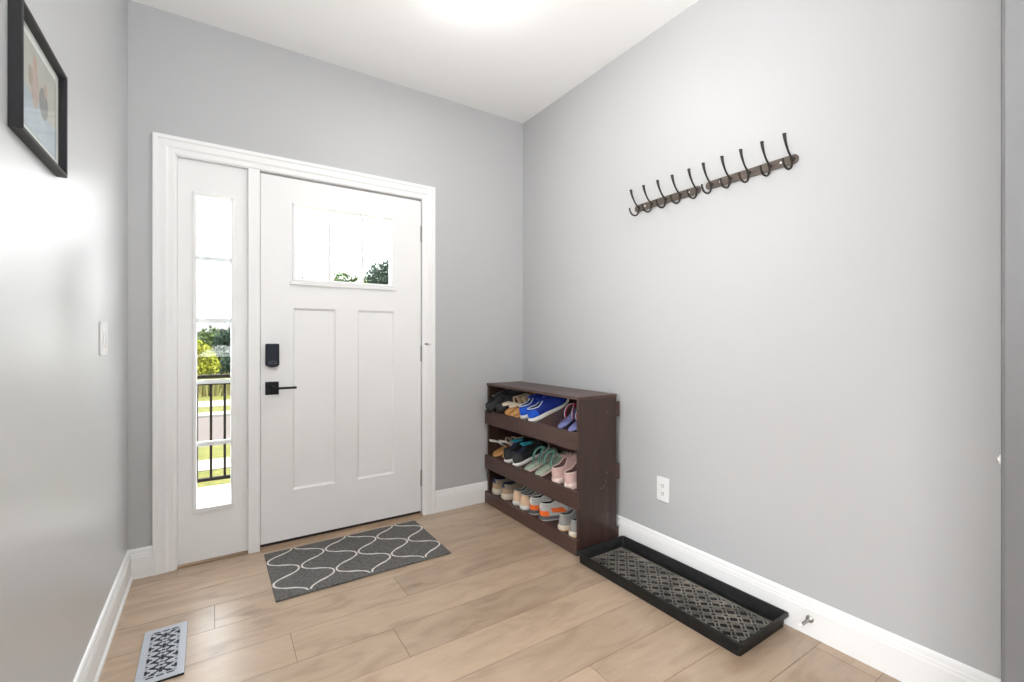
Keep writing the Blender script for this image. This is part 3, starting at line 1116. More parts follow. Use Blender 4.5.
# ------------------------------------------------------------------ coat hook rails
M['bronze'] = mat('oil_rubbed_bronze', (0.026, 0.020, 0.016), 0.5, 0.4, metal=0.2, vary=0.2, scale=60)
M['bronze_plate'] = mat('bronze_plate', (0.13, 0.105, 0.088), 0.4, 0.5, metal=0.4, vary=0.15, scale=40, stretch=(1, 0.2, 1))
M['screw'] = mat('white_screw_cap', (0.8, 0.8, 0.78), 0.4)


def hook_rail(ya, yb, zc, hooks, screws, label):
    root = empty('coat_hook_rail', (RW, (ya + yb) / 2, zc), label=label, cat='coat rack', group=None)
    cy_ = (ya + yb) / 2
    hl = abs(yb - ya) / 2
    bm = bmesh.new()
    r = 0.0185
    pts = []
    for k in range(13):
        t = -PI / 2 + PI * k / 12
        pts.append((hl - r + r * math.cos(t), r * math.sin(t)))
    for k in range(13):
        t = PI / 2 + PI * k / 12
        pts.append((-hl + r + r * math.cos(t), r * math.sin(t)))
    prism(bm, pts, lambda u, v, d: (-d, u, v), 0.0005, 0.009)
    mesh_obj('rail_plate', bm, M['bronze_plate'], root, bevel=0.0015)
    for hy in hooks:
        y = hy - cy_
        bm = bmesh.new()
        up = smooth_path([(-0.011, y, -0.006), (-0.020, y, 0.006), (-0.040, y, 0.022), (-0.056, y, 0.044), (-0.066, y, 0.064), (-0.071, y, 0.081), (-0.0715, y, 0.084)], 4)
        n_ = len(up)
        rad = [0.0040 + 0.0040 * max(0, (i / (n_ - 1) - 0.40) / 0.60) for i in range(n_)]
        rad[-1] = 0.0035
        tube(bm, up, rad, 8)
        lo = smooth_path([(-0.011, y, 0.006), (-0.014, y, -0.010), (-0.015, y, -0.024), (-0.026, y, -0.040), (-0.046, y, -0.046), (-0.068, y, -0.040), (-0.080, y, -0.022), (-0.081, y, -0.012)], 4)
        tube(bm, lo, [0.0042] * (len(lo) - 1) + [0.003], 8)
        lathe(bm, [(0.009, -0.0085), (0.009, -0.012), (0.006, -0.0145)], 12, 'X', (0, y, 0.0))
        h = mesh_obj('hook', bm, M['bronze'], root, smooth=True)
    for sy in screws:
        bm = bmesh.new()
        lathe(bm, [(0.0042, -0.0085), (0.0042, -0.0105), (0.002, -0.0115)], 12, 'X', (0, sy - cy_, 0.0))
        mesh_obj('screw', bm, M['screw'], root)
    return root


hook_rail(1.304, 1.703, 1.830, [1.672, 1.588, 1.500, 1.414, 1.322], [1.632, 1.365], 'bronze coat hook rail with five hooks, the one nearer the front door')
hook_rail(0.879, 1.279, 1.833, [1.248, 1.158, 1.074, 0.986, 0.900], [1.205, 0.944], 'bronze coat hook rail with five hooks, the one farther from the front door')

# ------------------------------------------------------------------ outlet, light switch
o_ = empty('wall_outlet', (RW, 1.521, 0.369), label='white electrical outlet low on the wall beside the shoe rack', cat='outlet')
bm = bmesh.new()
box(bm, -0.006, -0.0003, -0.038, 0.038, -0.0615, 0.0615)
mesh_obj('outlet_plate', bm, M['plastic'], o_, bevel=0.003)
for dz in (0.020, -0.020):
    bm = bmesh.new()
    box(bm, -0.0085, -0.0055, -0.0165, 0.0165, dz - 0.0145, dz + 0.0145)
    rc = mesh_obj('receptacle', bm, M['plastic'], o_, bevel=0.002)
    bm = bmesh.new()
    box(bm, -0.0092, -0.0084, -0.0075, -0.0052, dz - 0.004, dz + 0.007)
    box(bm, -0.0092, -0.0084, 0.0052, 0.0075, dz - 0.003, dz + 0.006)
    lathe(bm, [(0.0024, -0.0092), (0.0024, -0.0084)], 10, 'X', (0, 0, dz - 0.009))
    mesh_obj('slots', bm, M['slot'], rc)
bm = bmesh.new()
lathe(bm, [(0.003, -0.0068), (0.003, -0.0055)], 10, 'X', (0, 0, 0))
mesh_obj('screw', bm, M['plastic'], o_)

o_ = empty('light_switch', (LW, 2.205, 1.129), label='white double rocker light switch on the shiny wall near the sidelight', cat='light switch')
bm = bmesh.new()
box(bm, 0.0003, 0.006, -0.058, 0.058, -0.062, 0.062)
mesh_obj('switch_plate', bm, M['plastic'], o_, bevel=0.003)
for dy in (-0.024, 0.024):
    bm = bmesh.new()
    prism(bm, [(0.0055, -0.033), (0.0075, -0.033), (0.0105, 0.0), (0.0062, 0.033), (0.0055, 0.033)], lambda u, v, d: (u, d, v), dy - 0.0165, dy + 0.0165)
    mesh_obj('rocker', bm, M['plastic'], o_)

# knob on the far side of the near wall corner
o_ = empty('wall_bumper', (1.444, 0.250, 0.860), label='tiny white round bumper on the edge of the darker wall corner', cat='wall bumper')
bm = bmesh.new()
lathe(bm, [(0.013, 0.0005), (0.013, 0.003), (0.010, 0.004), (0.010, 0.006)], 20, 'Y')
mesh_obj('knob_base', bm, M['plastic'], o_, smooth=True, auto=40)
bm = bmesh.new()
lathe(bm, [(0.008, 0.0055), (0.008, 0.009), (0.005, 0.011)], 20, 'Y')
mesh_obj('knob_cap', bm, M['nickel'], o_, smooth=True, auto=40)

# ------------------------------------------------------------------ door stop on the baseboard
o_ = empty('door_stop', (RW - 0.0145, 0.835, 0.066), label='grey door stop with white tip on the baseboard beyond the boot tray', cat='door stop')
bm = bmesh.new()
lathe(bm, [(0.0135, -0.0003), (0.0135, -0.003), (0.010, -0.006), (0.0055, -0.009)], 20, 'X')
mesh_obj('base_flange', bm, M['nickel'], o_, smooth=True, auto=40)
bm = bmesh.new()
pts = [(-0.008 - 0.062 * k / 90, 0.0042 * math.cos(k * 2 * PI / 9), 0.0042 * math.sin(k * 2 * PI / 9)) for k in range(91)]
tube(bm, pts, 0.0014, 5)
mesh_obj('spring', bm, M['nickel'], o_, smooth=True)
bm = bmesh.new()
lathe(bm, [(0.0055, -0.068), (0.0075, -0.070), (0.0075, -0.079), (0.005, -0.082)], 16, 'X')
mesh_obj('rubber_tip', bm, M['plastic'], o_, smooth=True, auto=40)

# ------------------------------------------------------------------ door mat (rug)


def rug_mat():
    m = principled('grey_rug', (0.10, 0.097, 0.093), 0.95, 0.1)
    n = m.node_tree.nodes
    l = m.node_tree.links
    b = n['Principled BSDF']
    t = n.new('ShaderNodeTexCoord')
    sp = n.new('ShaderNodeSeparateXYZ')
    l.new(t.outputs['Object'], sp.inputs[0])

    def ma(op, a, b_=None, c=None):
        q = n.new('ShaderNodeMath')
        q.operation = op
        for i, v in enumerate((a, b_, c)):
            if v is None:
                continue
            if isinstance(v, (int, float)):
                q.inputs[i].default_value = v
            else:
                l.new(v, q.inputs[i])
        return q.outputs[0]
    nz0 = n.new('ShaderNodeTexNoise')
    nz0.inputs['Scale'].default_value = 30
    l.new(t.outputs['Object'], nz0.inputs['Vector'])
    wob = ma('MULTIPLY', ma('SUBTRACT', nz0.outputs[0], 0.5), 0.007)
    X = ma('ADD', sp.outputs[0], wob)
    Yv = sp.outputs[1]
    v = ma('MULTIPLY', ma('SUBTRACT', Yv, 0.0135), 2 * PI / 0.2495)
    cv = ma('COSINE', v)
    # flatten the shoulders: c' = 1.25c - 0.25c^3
    c3 = ma('MULTIPLY', ma('MULTIPLY', cv, cv), cv)
    cf = ma('SUBTRACT', ma('MULTIPLY', cv, 1.22), ma('MULTIPLY', c3, 0.22))
    per = 0.2752
    amp = 0.0623
    sv = ma('SINE', v)
    sv2 = ma('MULTIPLY', sv, sv)
    slope = ma('SQRT', ma('ADD', 1.0, ma('MULTIPLY', sv2, 2.4)))
    pulse = ma('POWER', sv2, 14)
    masks = []
    for s in (1, -1):
        cx_ = ma('ADD', 0.1365, ma('MULTIPLY', ma('SUBTRACT', per / 4, ma('MULTIPLY', cf, amp)), s))
        d = ma('SUBTRACT', X, cx_)
        dw = ma('ABSOLUTE', ma('WRAP', d, per / 2, -per / 2))
        dist = ma('DIVIDE', dw, slope)
        wdt = ma('ADD', 0.0042, ma('MULTIPLY', pulse, 0.0038))
        masks.append(ma('LESS_THAN', dist, wdt))
    mk = ma('MAXIMUM', masks[0], masks[1])
    mk = ma('MULTIPLY', mk, ma('LESS_THAN', Yv, 0.5085))
    mk = ma('MULTIPLY', mk, ma('GREATER_THAN', Yv, 0.016))
    nz = n.new('ShaderNodeTexNoise')
    nz.inputs['Scale'].default_value = 85
    nz.inputs['Detail'].default_value = 6
    nz.inputs['Roughness'].default_value = 0.8
    l.new(t.outputs['Object'], nz.inputs['Vector'])
    r = n.new('ShaderNodeValToRGB')
    r.color_ramp.elements[0].position = 0.3
    r.color_ramp.elements[0].color = (0.058, 0.055, 0.053, 1)
    r.color_ramp.elements[1].position = 0.72
    r.color_ramp.elements[1].color = (0.225, 0.218, 0.21, 1)
    l.new(nz.outputs[0], r.inputs[0])
    mx = n.new('ShaderNodeMix')
    mx.data_type = 'RGBA'
    l.new(mk, mx.inputs[0])
    l.new(r.outputs[0], mx.inputs[6])
    mx.inputs[7].default_value = (0.72, 0.69, 0.65, 1)
    l.new(mx.outputs[2], b.inputs['Base Color'])
    n2 = n.new('ShaderNodeTexNoise')
    n2.inputs['Scale'].default_value = 420
    l.new(t.outputs['Object'], n2.inputs['Vector'])
    h = ma('ADD', ma('MULTIPLY', n2.outputs[0], 0.5), ma('MULTIPLY', mk, 0.7))
    bp = n.new('ShaderNodeBump')
    bp.inputs['Strength'].default_value = 0.7
    bp.inputs['Distance'].default_value = 0.004
    l.new(h, bp.inputs['Height'])
    l.new(bp.outputs[0], b.inputs['Normal'])
    return m


rug = empty('door_mat', (0.221, 2.190, 0), rot=(0, 0, R(0.3)), label='grey doormat with white lattice pattern on the floor before the door', cat='doormat')
RL, RD = 0.824, 0.510
bm = bmesh.new()
rr = 0.012
nx, ny = 40, 26
ring_z = [(0.0, 0.0028), (0.0, 0.0068), (0.0035, 0.0092)]
rings = []
for ins, z in ring_z:
    r = []
    for k in range(nx):
        r.append((ins + (RL - 2 * ins) * k / nx, ins, z))
    for k in range(ny):
        r.append((RL - ins, ins + (RD - 2 * ins) * k / ny, z))
    for k in range(nx):
        r.append((RL - ins - (RL - 2 * ins) * k / nx, RD - ins, z))
    for k in range(ny):
        r.append((ins, RD - ins - (RD - 2 * ins) * k / ny, z))
    rings.append(r)
loft(bm, rings)
mesh_obj('rug_pile', bm, rug_mat(), rug)
boxes('rubber_backing', [(0.002, RL - 0.002, 0.002, RD - 0.002, 0.0003, 0.003)], mat('rug_rubber', (0.02, 0.018, 0.017), 0.8), rug)

# ------------------------------------------------------------------ boot tray
M['rubber'] = mat('black_rubber', (0.009, 0.009, 0.009), 0.45, 0.3, vary=0.5, scale=26, bump=0.15, bscale=120)


def mat_dusty_shine():
    m = mat('dusty_shine_rubber', (0.29, 0.265, 0.23), 0.45, 0.5, color2=(0.07, 0.067, 0.062), scale=13)  # dust tone, lightened further to paint in highlights on the bars
    return m


tray = empty('boot_tray', (1.7125, 1.336, 0), rot=(0, 0, R(0.7)), label='black rubber boot tray with woven relief on the floor beside the rack', cat='boot tray')
TX, TY = 0.1735, 0.4325      # half sizes at the rim
bm = bmesh.new()


def rect_ring(hx, hy, z, r=0.012, n=4):
    out = []
    for cx_, cy_, a0 in ((hx - r, hy - r, 0), (-hx + r, hy - r, 90), (-hx + r, -hy + r, 180), (hx - r, -hy + r, 270)):
        for k in range(n + 1):
            a = R(a0 + 90 * k / n)
            out.append((cx_ + r * math.cos(a), cy_ + r * math.sin(a), z))
    return out


loft(bm, [rect_ring(TX - 0.014, TY - 0.014, 0.0004), rect_ring(TX - 0.011, TY - 0.011, 0.040), rect_ring(TX, TY, 0.043), rect_ring(TX, TY, 0.054),
          rect_ring(TX - 0.009, TY - 0.009, 0.0555, 0.010), rect_ring(TX - 0.012, TY - 0.012, 0.050, 0.010), rect_ring(TX - 0.022, TY - 0.022, 0.0075, 0.008)])
mesh_obj('tray_body', bm, M['rubber'], tray, smooth=True, auto=35)
# raised woven relief: border and short interlaced bars
bm = bmesh.new()
IX, IY = TX - 0.052, TY - 0.040
for (a, b_, c, d) in ((-IX - 0.005, IX + 0.005, -IY - 0.005, -IY), (-IX - 0.005, IX + 0.005, IY, IY + 0.005), (-IX - 0.005, -IX, -IY, IY), (IX, IX + 0.005, -IY, IY)):
    box(bm, a, b_, c, d, 0.0070, 0.0125)
pitch = 0.0315
nxp = int(2 * IX / pitch)
nyp = int(2 * IY / pitch)
px_, py_ = 2 * IX / nxp, 2 * IY / nyp


def bar(cx_, cy_, ang, ln, wd, z0, z1):
    mx = Matrix.Translation((cx_, cy_, 0)) @ Matrix.Rotation(ang, 4, 'Z')
    vs = box(bm, -ln / 2, ln / 2, -wd / 2, wd / 2, z0, z1, mx)


for i in range(nxp):
    for j in range(nyp):
        cx_ = -IX + (i + 0.5) * px_
        cy_ = -IY + (j + 0.5) * py_
        a = R(45) if (i + j) % 2 == 0 else R(-45)
        dx, dy = math.cos(a + PI / 2), math.sin(a + PI / 2)
        ln = pitch * 0.98
        for o__ in (-0.0072, 0.0072):
            bar(cx_ + dx * o__, cy_ + dy * o__, a, ln, 0.0048, 0.0085, 0.0130)
        for e in (-1, 1):
            bar(cx_ + math.cos(a) * e * ln * 0.45, cy_ + math.sin(a) * e * ln * 0.45, a + PI / 2, 0.018, 0.0042, 0.0085, 0.0122)
mesh_obj('woven_relief', bm, mat_dusty_shine(), tray)

# ------------------------------------------------------------------ floor register
M['ventw'] = mat('white_metal', (0.46, 0.49, 0.54), 0.35, 0.5, vary=0.02)
M['ventd'] = mat('dark_metal_side', (0.010, 0.011, 0.015), 0.6)
vent = empty('floor_vent', (-0.1525, 2.0555, 0), rot=(0, 0, R(0.6)), label='pale metal floor register with cut lattice near the baseboard', cat='floor vent')
VX, VY = 0.0665, 0.1695
bm = bmesh.new()
cx_n, cy_n = 67, 164
cell = 2 * VX / cx_n
HX, HY = 0.0455, 0.1445


def hole(x, y):
    # pattern area: two columns of scroll like motifs between dashed borders
    if abs(x) > HX or abs(y) > HY:
        return False
    ax = abs(x)
    per = 2 * HY / 4.0
    v = ((y + HY) / per) % 1.0 - 0.5
    Y_ = v * per
    if abs(y) > HY - 0.0085:
        q = (x / 0.028 + 0.5) % 1.0
        return 0.12 < q < 0.88
    if abs(y) > HY - 0.0115:
        return False
    if ax > HX - 0.0085:                        # side rows of dashes
        return abs(Y_) < 0.0125 or (0.019 < abs(Y_) < 0.0245) or abs(Y_) > 0.0315
    # plus on the centre line, T shapes at the sides
    if (ax < 0.0045 and abs(Y_) < 0.015) or (ax < 0.0115 and abs(Y_) < 0.0052):
        return True
    if ax < 0.0048 and abs(abs(Y_) - 0.0265) < 0.0045:
        return True
    if ax > HX - 0.0170 and abs(Y_) < 0.0045:
        return True
    for s in (1, -1):
        for (px, py, a, hl, hw) in ((0.0165, 0.0125, 0.75, 0.0115, 0.0042), (0.0262, 0.0180, 0.75, 0.0095, 0.0040), (0.0152, 0.0265, -0.6, 0.0100, 0.0048)):
            dx, dy = ax - px, Y_ * s - py
            u = dx * math.cos(a) + dy * math.sin(a)
            w_ = -dx * math.sin(a) + dy * math.cos(a)
            if abs(u) < hl and abs(w_) < hw:
                return True
    return False


vv = {}


def gv(i, j):
    if (i, j) not in vv:
        vv[(i, j)] = bm.verts.new((-VX + i * 2 * VX / cx_n, -VY + j * 2 * VY / cy_n, 0.0085))
    return vv[(i, j)]


for i in range(cx_n):
    for j in range(cy_n):
        x = -VX + (i + 0.5) * 2 * VX / cx_n
        y = -VY + (j + 0.5) * 2 * VY / cy_n
        if not hole(x, y):
            bm.faces.new((gv(i, j), gv(i + 1, j), gv(i + 1, j + 1), gv(i, j + 1)))
g = mesh_obj('grille_plate', bm, M['ventw'], vent)
sd = g.modifiers.new('solid', 'SOLIDIFY')
sd.thickness = 0.0005
sd.offset = -1
bm = bmesh.new()
loft(bm, [rect_ring(VX, VY, 0.0003, 0.002, 1), rect_ring(VX + 0.0008, VY + 0.0008, 0.0071, 0.002, 1), rect_ring(VX - 0.008, VY - 0.008, 0.0071, 0.002, 1), rect_ring(VX - 0.008, VY - 0.008, 0.0008, 0.002, 1)], True, True)
mesh_obj('duct_frame', bm, M['ventd'], vent)

# ------------------------------------------------------------------ picture frame
M['frame_black'] = mat('frame_black', (0.012, 0.011, 0.013), 0.4, 0.25, vary=0.08)
FY0, FY1, FZ0, FZ1 = 1.292, 1.624, 1.542, 1.804
FD = 0.022
fr = empty('picture_frame', (LW, (FY0 + FY1) / 2, (FZ0 + FZ1) / 2), label='black framed family photograph with white mat on the shiny wall', cat='picture frame')
hy, hz = (FY1 - FY0) / 2, (FZ1 - FZ0) / 2
fwid = 0.011
bm = bmesh.new()
prof = [(0.0, 0.0005), (0.0, FD - 0.002), (0.003, FD), (fwid - 0.003, FD - 0.001), (fwid, FD - 0.006), (fwid, 0.0005)]
rings = []
for ins, d in prof:
    rings.append([(d, -hy + ins, -hz + ins), (d, hy - ins, -hz + ins), (d, hy - ins, hz - ins), (d, -hy + ins, hz - ins)])
rings.append(rings[0])
loft(bm, rings, False, False)
bmesh.ops.remove_doubles(bm, verts=bm.verts, dist=1e-6)
mesh_obj('frame_moulding', bm, M['frame_black'], fr)
boxes('mat_board', [(0.002, 0.006, -hy + fwid - 0.001, hy - fwid + 0.001, -hz + fwid - 0.001, hz - fwid + 0.001)], mat('mat_board', (0.88, 0.87, 0.84), 0.8), fr)
# the print: a soft family portrait, figures as flat printed tones
ph = boxes('photo_print', [(0.0061, 0.0068, -hy + 0.036, hy - 0.036, -hz + 0.034, hz - 0.034)], None or mat('photo_backdrop', (0.50, 0.47, 0.42), 0.5, vary=0.10, scale=14), fr)


def pr_patch(pts, m, lvl):
    bm = bmesh.new()
    bm.faces.new([bm.verts.new((0.0070 + lvl * 0.0001, y, z)) for y, z in pts])
    mesh_obj('printed_figure', bm, m, ph)


def ell(cy_, cz_, ry, rz):
    return [(cy_ + ry * math.cos(2 * PI * k / 20), cz_ + rz * math.sin(2 * PI * k / 20)) for k in range(20)]


pw, phh = hy - 0.036, hz - 0.034
pr_patch([(-pw, -phh), (pw, -phh), (pw, -0.028), (-pw, -0.012)], mat('photo_water', (0.42, 0.47, 0.54), 0.5, vary=0.08, scale=20), 0)
skin = mat('photo_skin', (0.52, 0.33, 0.24), 0.5, vary=0.1)
pr_patch(ell(-0.03, 0.010, 0.026, 0.046), mat('photo_pink', (0.50, 0.35, 0.30), 0.5, vary=0.1), 1)
pr_patch(ell(-0.03, 0.062, 0.014, 0.018), skin, 2)
pr_patch(ell(0.03, -0.002, 0.034, 0.036), mat('photo_grey', (0.22, 0.21, 0.20), 0.5, vary=0.15), 3)
pr_patch(ell(0.045, 0.036, 0.013, 0.017), skin, 4)
pr_patch(ell(-0.062, 0.022, 0.014, 0.022), mat('photo_brown', (0.36, 0.27, 0.20), 0.5, vary=0.1), 5)
glm = M['glass']
boxes('picture_glass', [(0.0085, 0.0100, -hy + fwid - 0.0005, hy - fwid + 0.0005, -hz + fwid - 0.0005, hz - fwid + 0.0005)], glm, fr)

# ------------------------------------------------------------------ outdoors
GZ = -0.45
M['porch'] = mat('porch_concrete', (0.3108, 0.3034, 0.2923), 0.8, 0.2, vary=0.05, scale=8, bump=0.2, bscale=80)
M['lawn'] = mat('lawn', (0.026, 0.036, 0.006), 0.95, 0.1, color2=(0.078, 0.068, 0.018), scale=16, bump=0.9, bscale=60)
M['road'] = mat('asphalt', (0.0503, 0.0422, 0.0392), 0.9, 0.1, vary=0.10, scale=3, bump=0.2, bscale=80, stretch=(0.4, 1, 1))
M['walk'] = mat('sidewalk_concrete', (0.1184, 0.1147, 0.1073), 0.9, 0.1, vary=0.04, scale=6)
M['rail'] = mat('black_railing', (0.0059, 0.0044, 0.0037), 0.8, 0.1)


def slab(name, x0, x1, y0, y1, z0, z1, m, label, cat):
    o = boxes(name, [(x0, x1, y0, y1, z0, z1)], m)
    tag(o, label, cat, kind='structure')
    return o


slab('porch_deck', -1.6, 3.2, FW + TH, 4.36, -0.16, -0.035, M['porch'], 'pale concrete porch outside the front door', 'porch')
slab('porch_skirt', -1.55, 3.15, FW + TH, 4.30, -1.0, -0.16, M['walk'], 'concrete base under the porch', 'porch base')
X0, X1 = -14, 30
slab('yard_lawn', X0, X1, FW + TH, 6.65, GZ - 0.4, GZ, M['lawn'], 'strip of sunlit lawn between the porch and the near sidewalk', 'lawn')
slab('near_sidewalk', X0, X1, 6.65, 7.22, GZ - 0.4, GZ + 0.01, M['walk'], 'pale sidewalk on the near side of the street', 'sidewalk')
slab('verge_lawn', X0, X1, 7.22, 8.18, GZ - 0.4, GZ, M['lawn'], 'strip of sunlit lawn along the near curb', 'lawn')
slab('street', X0, X1, 8.18, 11.45, GZ - 0.5, GZ - 0.02, M['road'], 'grey pink asphalt street in front of the house', 'street')
slab('far_curb', X0, X1, 11.45, 11.95, GZ - 0.4, GZ + 0.02, M['walk'], 'pale curb on the far side of the street', 'curb')
slab('far_verge', X0, X1, 11.95, 12.9, GZ - 0.4, GZ + 0.02, M['lawn'], 'strip of lawn along the far curb', 'lawn')
slab('far_sidewalk', X0, X1, 12.9, 14.1, GZ - 0.4, GZ + 0.03, M['walk'], 'pale sidewalk on the far side of the street', 'sidewalk')
slab('far_lawn', X0 - 10, X1 + 20, 14.1, 70, GZ - 0.4, GZ + 0.03, M['lawn'], 'wide lawn beyond the far sidewalk', 'lawn')

# porch railing
rl = empty('porch_railing', (0.8, 4.25, -0.035), label='black metal railing with thin balusters along the porch edge', cat='railing')
boxes('top_rail', [(-2.3, 2.3, -0.022, 0.022, 0.868, 0.892)], M['rail'], rl, bevel=0.003)
boxes('mid_rail', [(-2.3, 2.3, -0.014, 0.014, 0.815, 0.835)], M['rail'], rl, bevel=0.002)
boxes('bottom_rail', [(-2.3, 2.3, -0.016, 0.016, 0.072, 0.096)], M['rail'], rl, bevel=0.003)
bx0 = -2.24
k = 0
x = 0.0
bal = []
xb = -0.020 - 0.8
while xb > -2.25:
    xb -= 0.0905
xb += 0.0905
while xb < 2.25:
    bal.append(xb)
    xb += 0.0905
for x in bal:
    boxes('baluster', [(x - 0.0085, x + 0.0085, -0.0085, 0.0085, 0.094, 0.817)], M['rail'], rl)
for x in (-2.32, 2.28):
    boxes('railing_post', [(x, x + 0.05, -0.025, 0.025, 0.0005, 0.93)], M['rail'], rl, bevel=0.003)

# plants
M['leaf_y'] = mat('leaf_yellow_green', (0.1019, 0.1090, 0.0049), 0.7, 0.2, vary=0.25, scale=3)
M['leaf_g'] = mat('leaf_mid_green', (0.0344, 0.0544, 0.0130), 0.7, 0.2, vary=0.4, scale=2)
M['leaf_d'] = mat('leaf_dark_green', (0.0107, 0.0226, 0.0130), 0.7, 0.2, vary=0.4, scale=2)
M['leaf_grass'] = mat('tall_grass', (0.0890, 0.0953, 0.0207), 0.8, 0.2, color2=(0.1078, 0.0860, 0.0384), scale=4)
M['bark'] = mat('bark', (0.0740, 0.0518, 0.0370), 0.9, 0.1)


def leaves(bm, blobs, n, size, rs):
    tot = sum(b_[3] * b_[4] * b_[5] for b_ in blobs)
    for cx_, cy_, cz_, rx, ry, rz in blobs:
        for _ in range(int(n * rx * ry * rz / tot)):
            while True:
                p = Vector((rs.uniform(-1, 1), rs.uniform(-1, 1), rs.uniform(-1, 1)))
                if 0.25 < p.length < 1:
                    break
            p = p * (0.75 + 0.25 * rs.random()) if p.length < 0.6 else p
            c = Vector((cx_ + p.x * rx, cy_ + p.y * ry, cz_ + p.z * rz))
            e = Euler((rs.uniform(0, PI), rs.uniform(0, PI), rs.uniform(0, 2 * PI))).to_matrix()
            s_ = size * rs.uniform(0.6, 1.4)
            vs = [bm.verts.new(c + e @ Vector(q)) for q in ((-s_, 0, 0), (-0.2 * s_, -0.5 * s_, 0.1 * s_), (s_, 0, 0), (-0.2 * s_, 0.5 * s_, 0.1 * s_))]
            bm.faces.new(vs)


def tree(name, x, y, h, spread_, m, label, cat, n, size, seed, low=0.25, nb=9, trunk=True):
    rs = random.Random(seed)
    root = empty(name, (x, y, GZ + 0.03), label=label, cat=cat)
    blobs = []
    for k in range(nb):
        a = rs.uniform(0, 2 * PI)
        q = rs.uniform(0.15, 0.75)
        zz = h * (low + (1 - low) * rs.uniform(0.15, 0.86))
        fall = 1 - 0.45 * ((zz / h - low) / (1 - low))
        blobs.append((math.cos(a) * q * spread_ * fall, math.sin(a) * q * spread_ * fall, zz, spread_ * 0.42, spread_ * 0.42, h * (1 - low) * 0.20))
    blobs.append((0, 0, h * 0.86, spread_ * 0.38, spread_ * 0.38, h * 0.13))
    bm = bmesh.new()
    leaves(bm, blobs, n, size, rs)
    mesh_obj('foliage', bm, m, root)
    bm = bmesh.new()
    tube(bm, [(0, 0, 0), (0.02 * h, 0, h * 0.4), (0, 0.02 * h, h * 0.85)], [0.035 * h, 0.025 * h, 0.008 * h], 8)
    for k in range(5):
        a = rs.uniform(0, 2 * PI)
        z0 = h * rs.uniform(0.25, 0.6)
        tube(bm, [(0.01 * h, 0, z0), (math.cos(a) * spread_ * 0.35, math.sin(a) * spread_ * 0.35, z0 + h * 0.15), (math.cos(a) * spread_ * 0.6, math.sin(a) * spread_ * 0.6, z0 + h * 0.22)], [0.014 * h, 0.008 * h, 0.004 * h], 6)
    mesh_obj('trunk', bm, M['bark'], root)


# seen through the sidelight
tree('yellow_bush', -0.42, 17.0, 1.55, 0.66, M['leaf_y'], 'bright yellow green bush seen through the sidelight', 'bush', 2200, 0.055, 1, low=0.05)
tree('green_tree', -0.15, 22.5, 2.15, 1.0, M['leaf_g'], 'mid green tree behind the yellow bush', 'tree', 4000, 0.075, 2, low=0.0, nb=14)
tree('dark_tree', 0.62, 20.5, 2.05, 0.85, M['leaf_d'], 'dark green tree beside the yellow bush', 'tree', 4000, 0.07, 3, low=0.0, nb=14)
# seen through the door panes
tree('tall_tree', 4.15, 18.0, 4.30, 1.15, M['leaf_g'], 'tree whose top shows in the middle door pane', 'tree', 7000, 0.055, 4, low=0.3)
tree('tall_tree', 6.53, 21.0, 5.42, 1.5, M['leaf_d'], 'tallest dark tree, its top in the door pane nearest the hinges', 'tree', 9000, 0.055, 5, low=0.3)
tree('tall_tree', 3.22, 21.0, 4.42, 1.0, M['leaf_g'], 'small tree just reaching the door pane nearest the lock', 'tree', 5000, 0.055, 6, low=0.3)
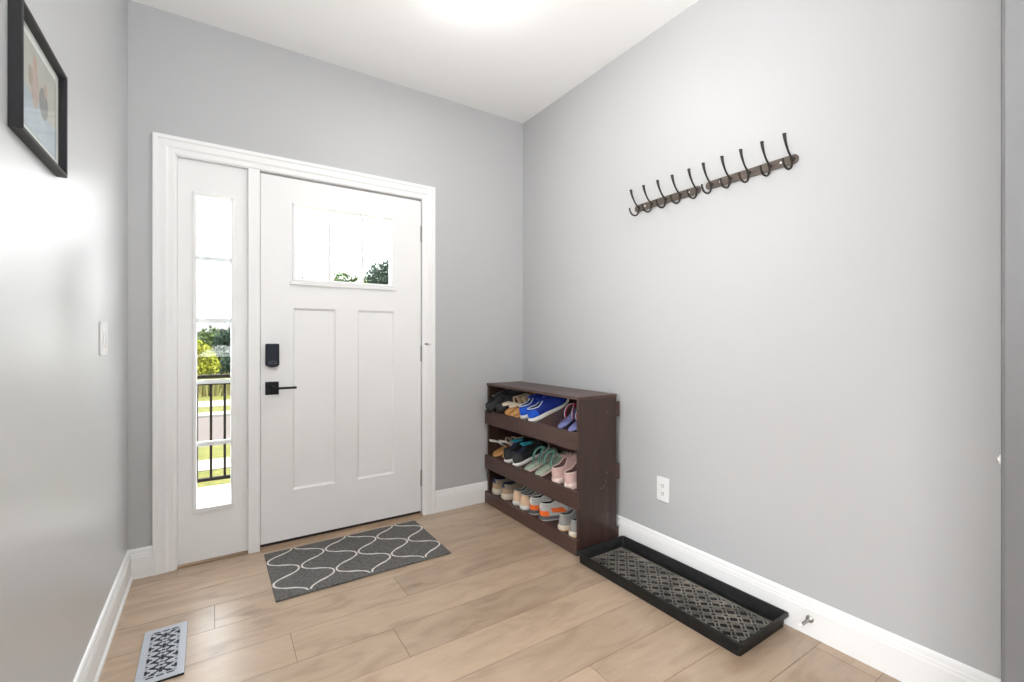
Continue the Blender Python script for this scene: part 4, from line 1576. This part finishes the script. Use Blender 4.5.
# band of tall grass across the street
bm = bmesh.new()
rs = random.Random(11)
for k in range(9000):
    x = rs.uniform(-6, 9)
    y = rs.uniform(15.2, 16.2)
    h = rs.uniform(0.25, 0.68)
    dx, dy = rs.uniform(-0.14, 0.14), rs.uniform(-0.1, 0.1)
    w_ = rs.uniform(0.012, 0.03)
    vs = [bm.verts.new(q) for q in ((x - w_, y, GZ + 0.02), (x + w_, y, GZ + 0.02), (x + dx * 0.5 + w_ * 0.7, y + dy * 0.5, GZ + h * 0.65), (x + dx, y + dy, GZ + h), (x + dx * 0.5 - w_ * 0.7, y + dy * 0.5, GZ + h * 0.65))]
    bm.faces.new(vs)
o = mesh_obj('tall_grass', bm, M['leaf_grass'])
tag(o, 'band of tall yellow green grass beyond the far sidewalk', 'tall grass', kind='stuff')

# houses across the street


def house(x, y, w_, d, eave, ridge, wallc, roofc, label, zb=-0.42):
    root = empty('house', (x, y, zb), label=label, cat='house')
    boxes('house_wall', [(-w_ / 2, w_ / 2, 0, d, 0, eave)], mat('siding', wallc, 0.8, vary=0.03, stretch=(0.1, 0.1, 12), scale=3), root)
    bm = bmesh.new()
    prism(bm, [(-0.4, eave - 0.1), (d / 2, ridge), (d + 0.4, eave - 0.1), (d + 0.4, eave + 0.05), (d / 2, ridge + 0.16), (-0.4, eave + 0.05)],
          lambda u, v, q: (q, u, v), -w_ / 2 - 0.4, w_ / 2 + 0.4)
    bmesh.ops.triangulate(bm, faces=[f for f in bm.faces if len(f.verts) > 4])
    mesh_obj('house_roof', bm, mat('shingles', roofc, 0.9, vary=0.1, scale=6), root)
    bm = bmesh.new()
    prism(bm, [(0, eave), (d, eave), (d / 2, ridge)], lambda u, v, q: (q, u, v), -w_ / 2, w_ / 2)
    mesh_obj('gable', bm, mat('siding_gable', wallc, 0.8), root)
    for k in (-0.3, 0.0, 0.3):
        f_ = boxes('house_window', [(k * w_ - 0.5, k * w_ + 0.5, -0.05, 0.02, eave * 0.35, eave * 0.72)], M['vinyl'], root)
        boxes('window_pane', [(k * w_ - 0.42, k * w_ + 0.42, -0.06, -0.045, eave * 0.35 + 0.08, eave * 0.72 - 0.08)], mat('house_glass', (0.12, 0.15, 0.2), 0.1), f_)


house(-3.2, 44, 7.6, 6, 2.2, 3.05, (0.0740, 0.0740, 0.0829), (0.0370, 0.0348, 0.0370), 'pale house with grey roof far across the street')
house(5.6, 50, 8.0, 6, 2.3, 3.2, (0.0651, 0.0651, 0.0651), (0.0281, 0.0266, 0.0296), 'darker roofed house beyond the dark tree')
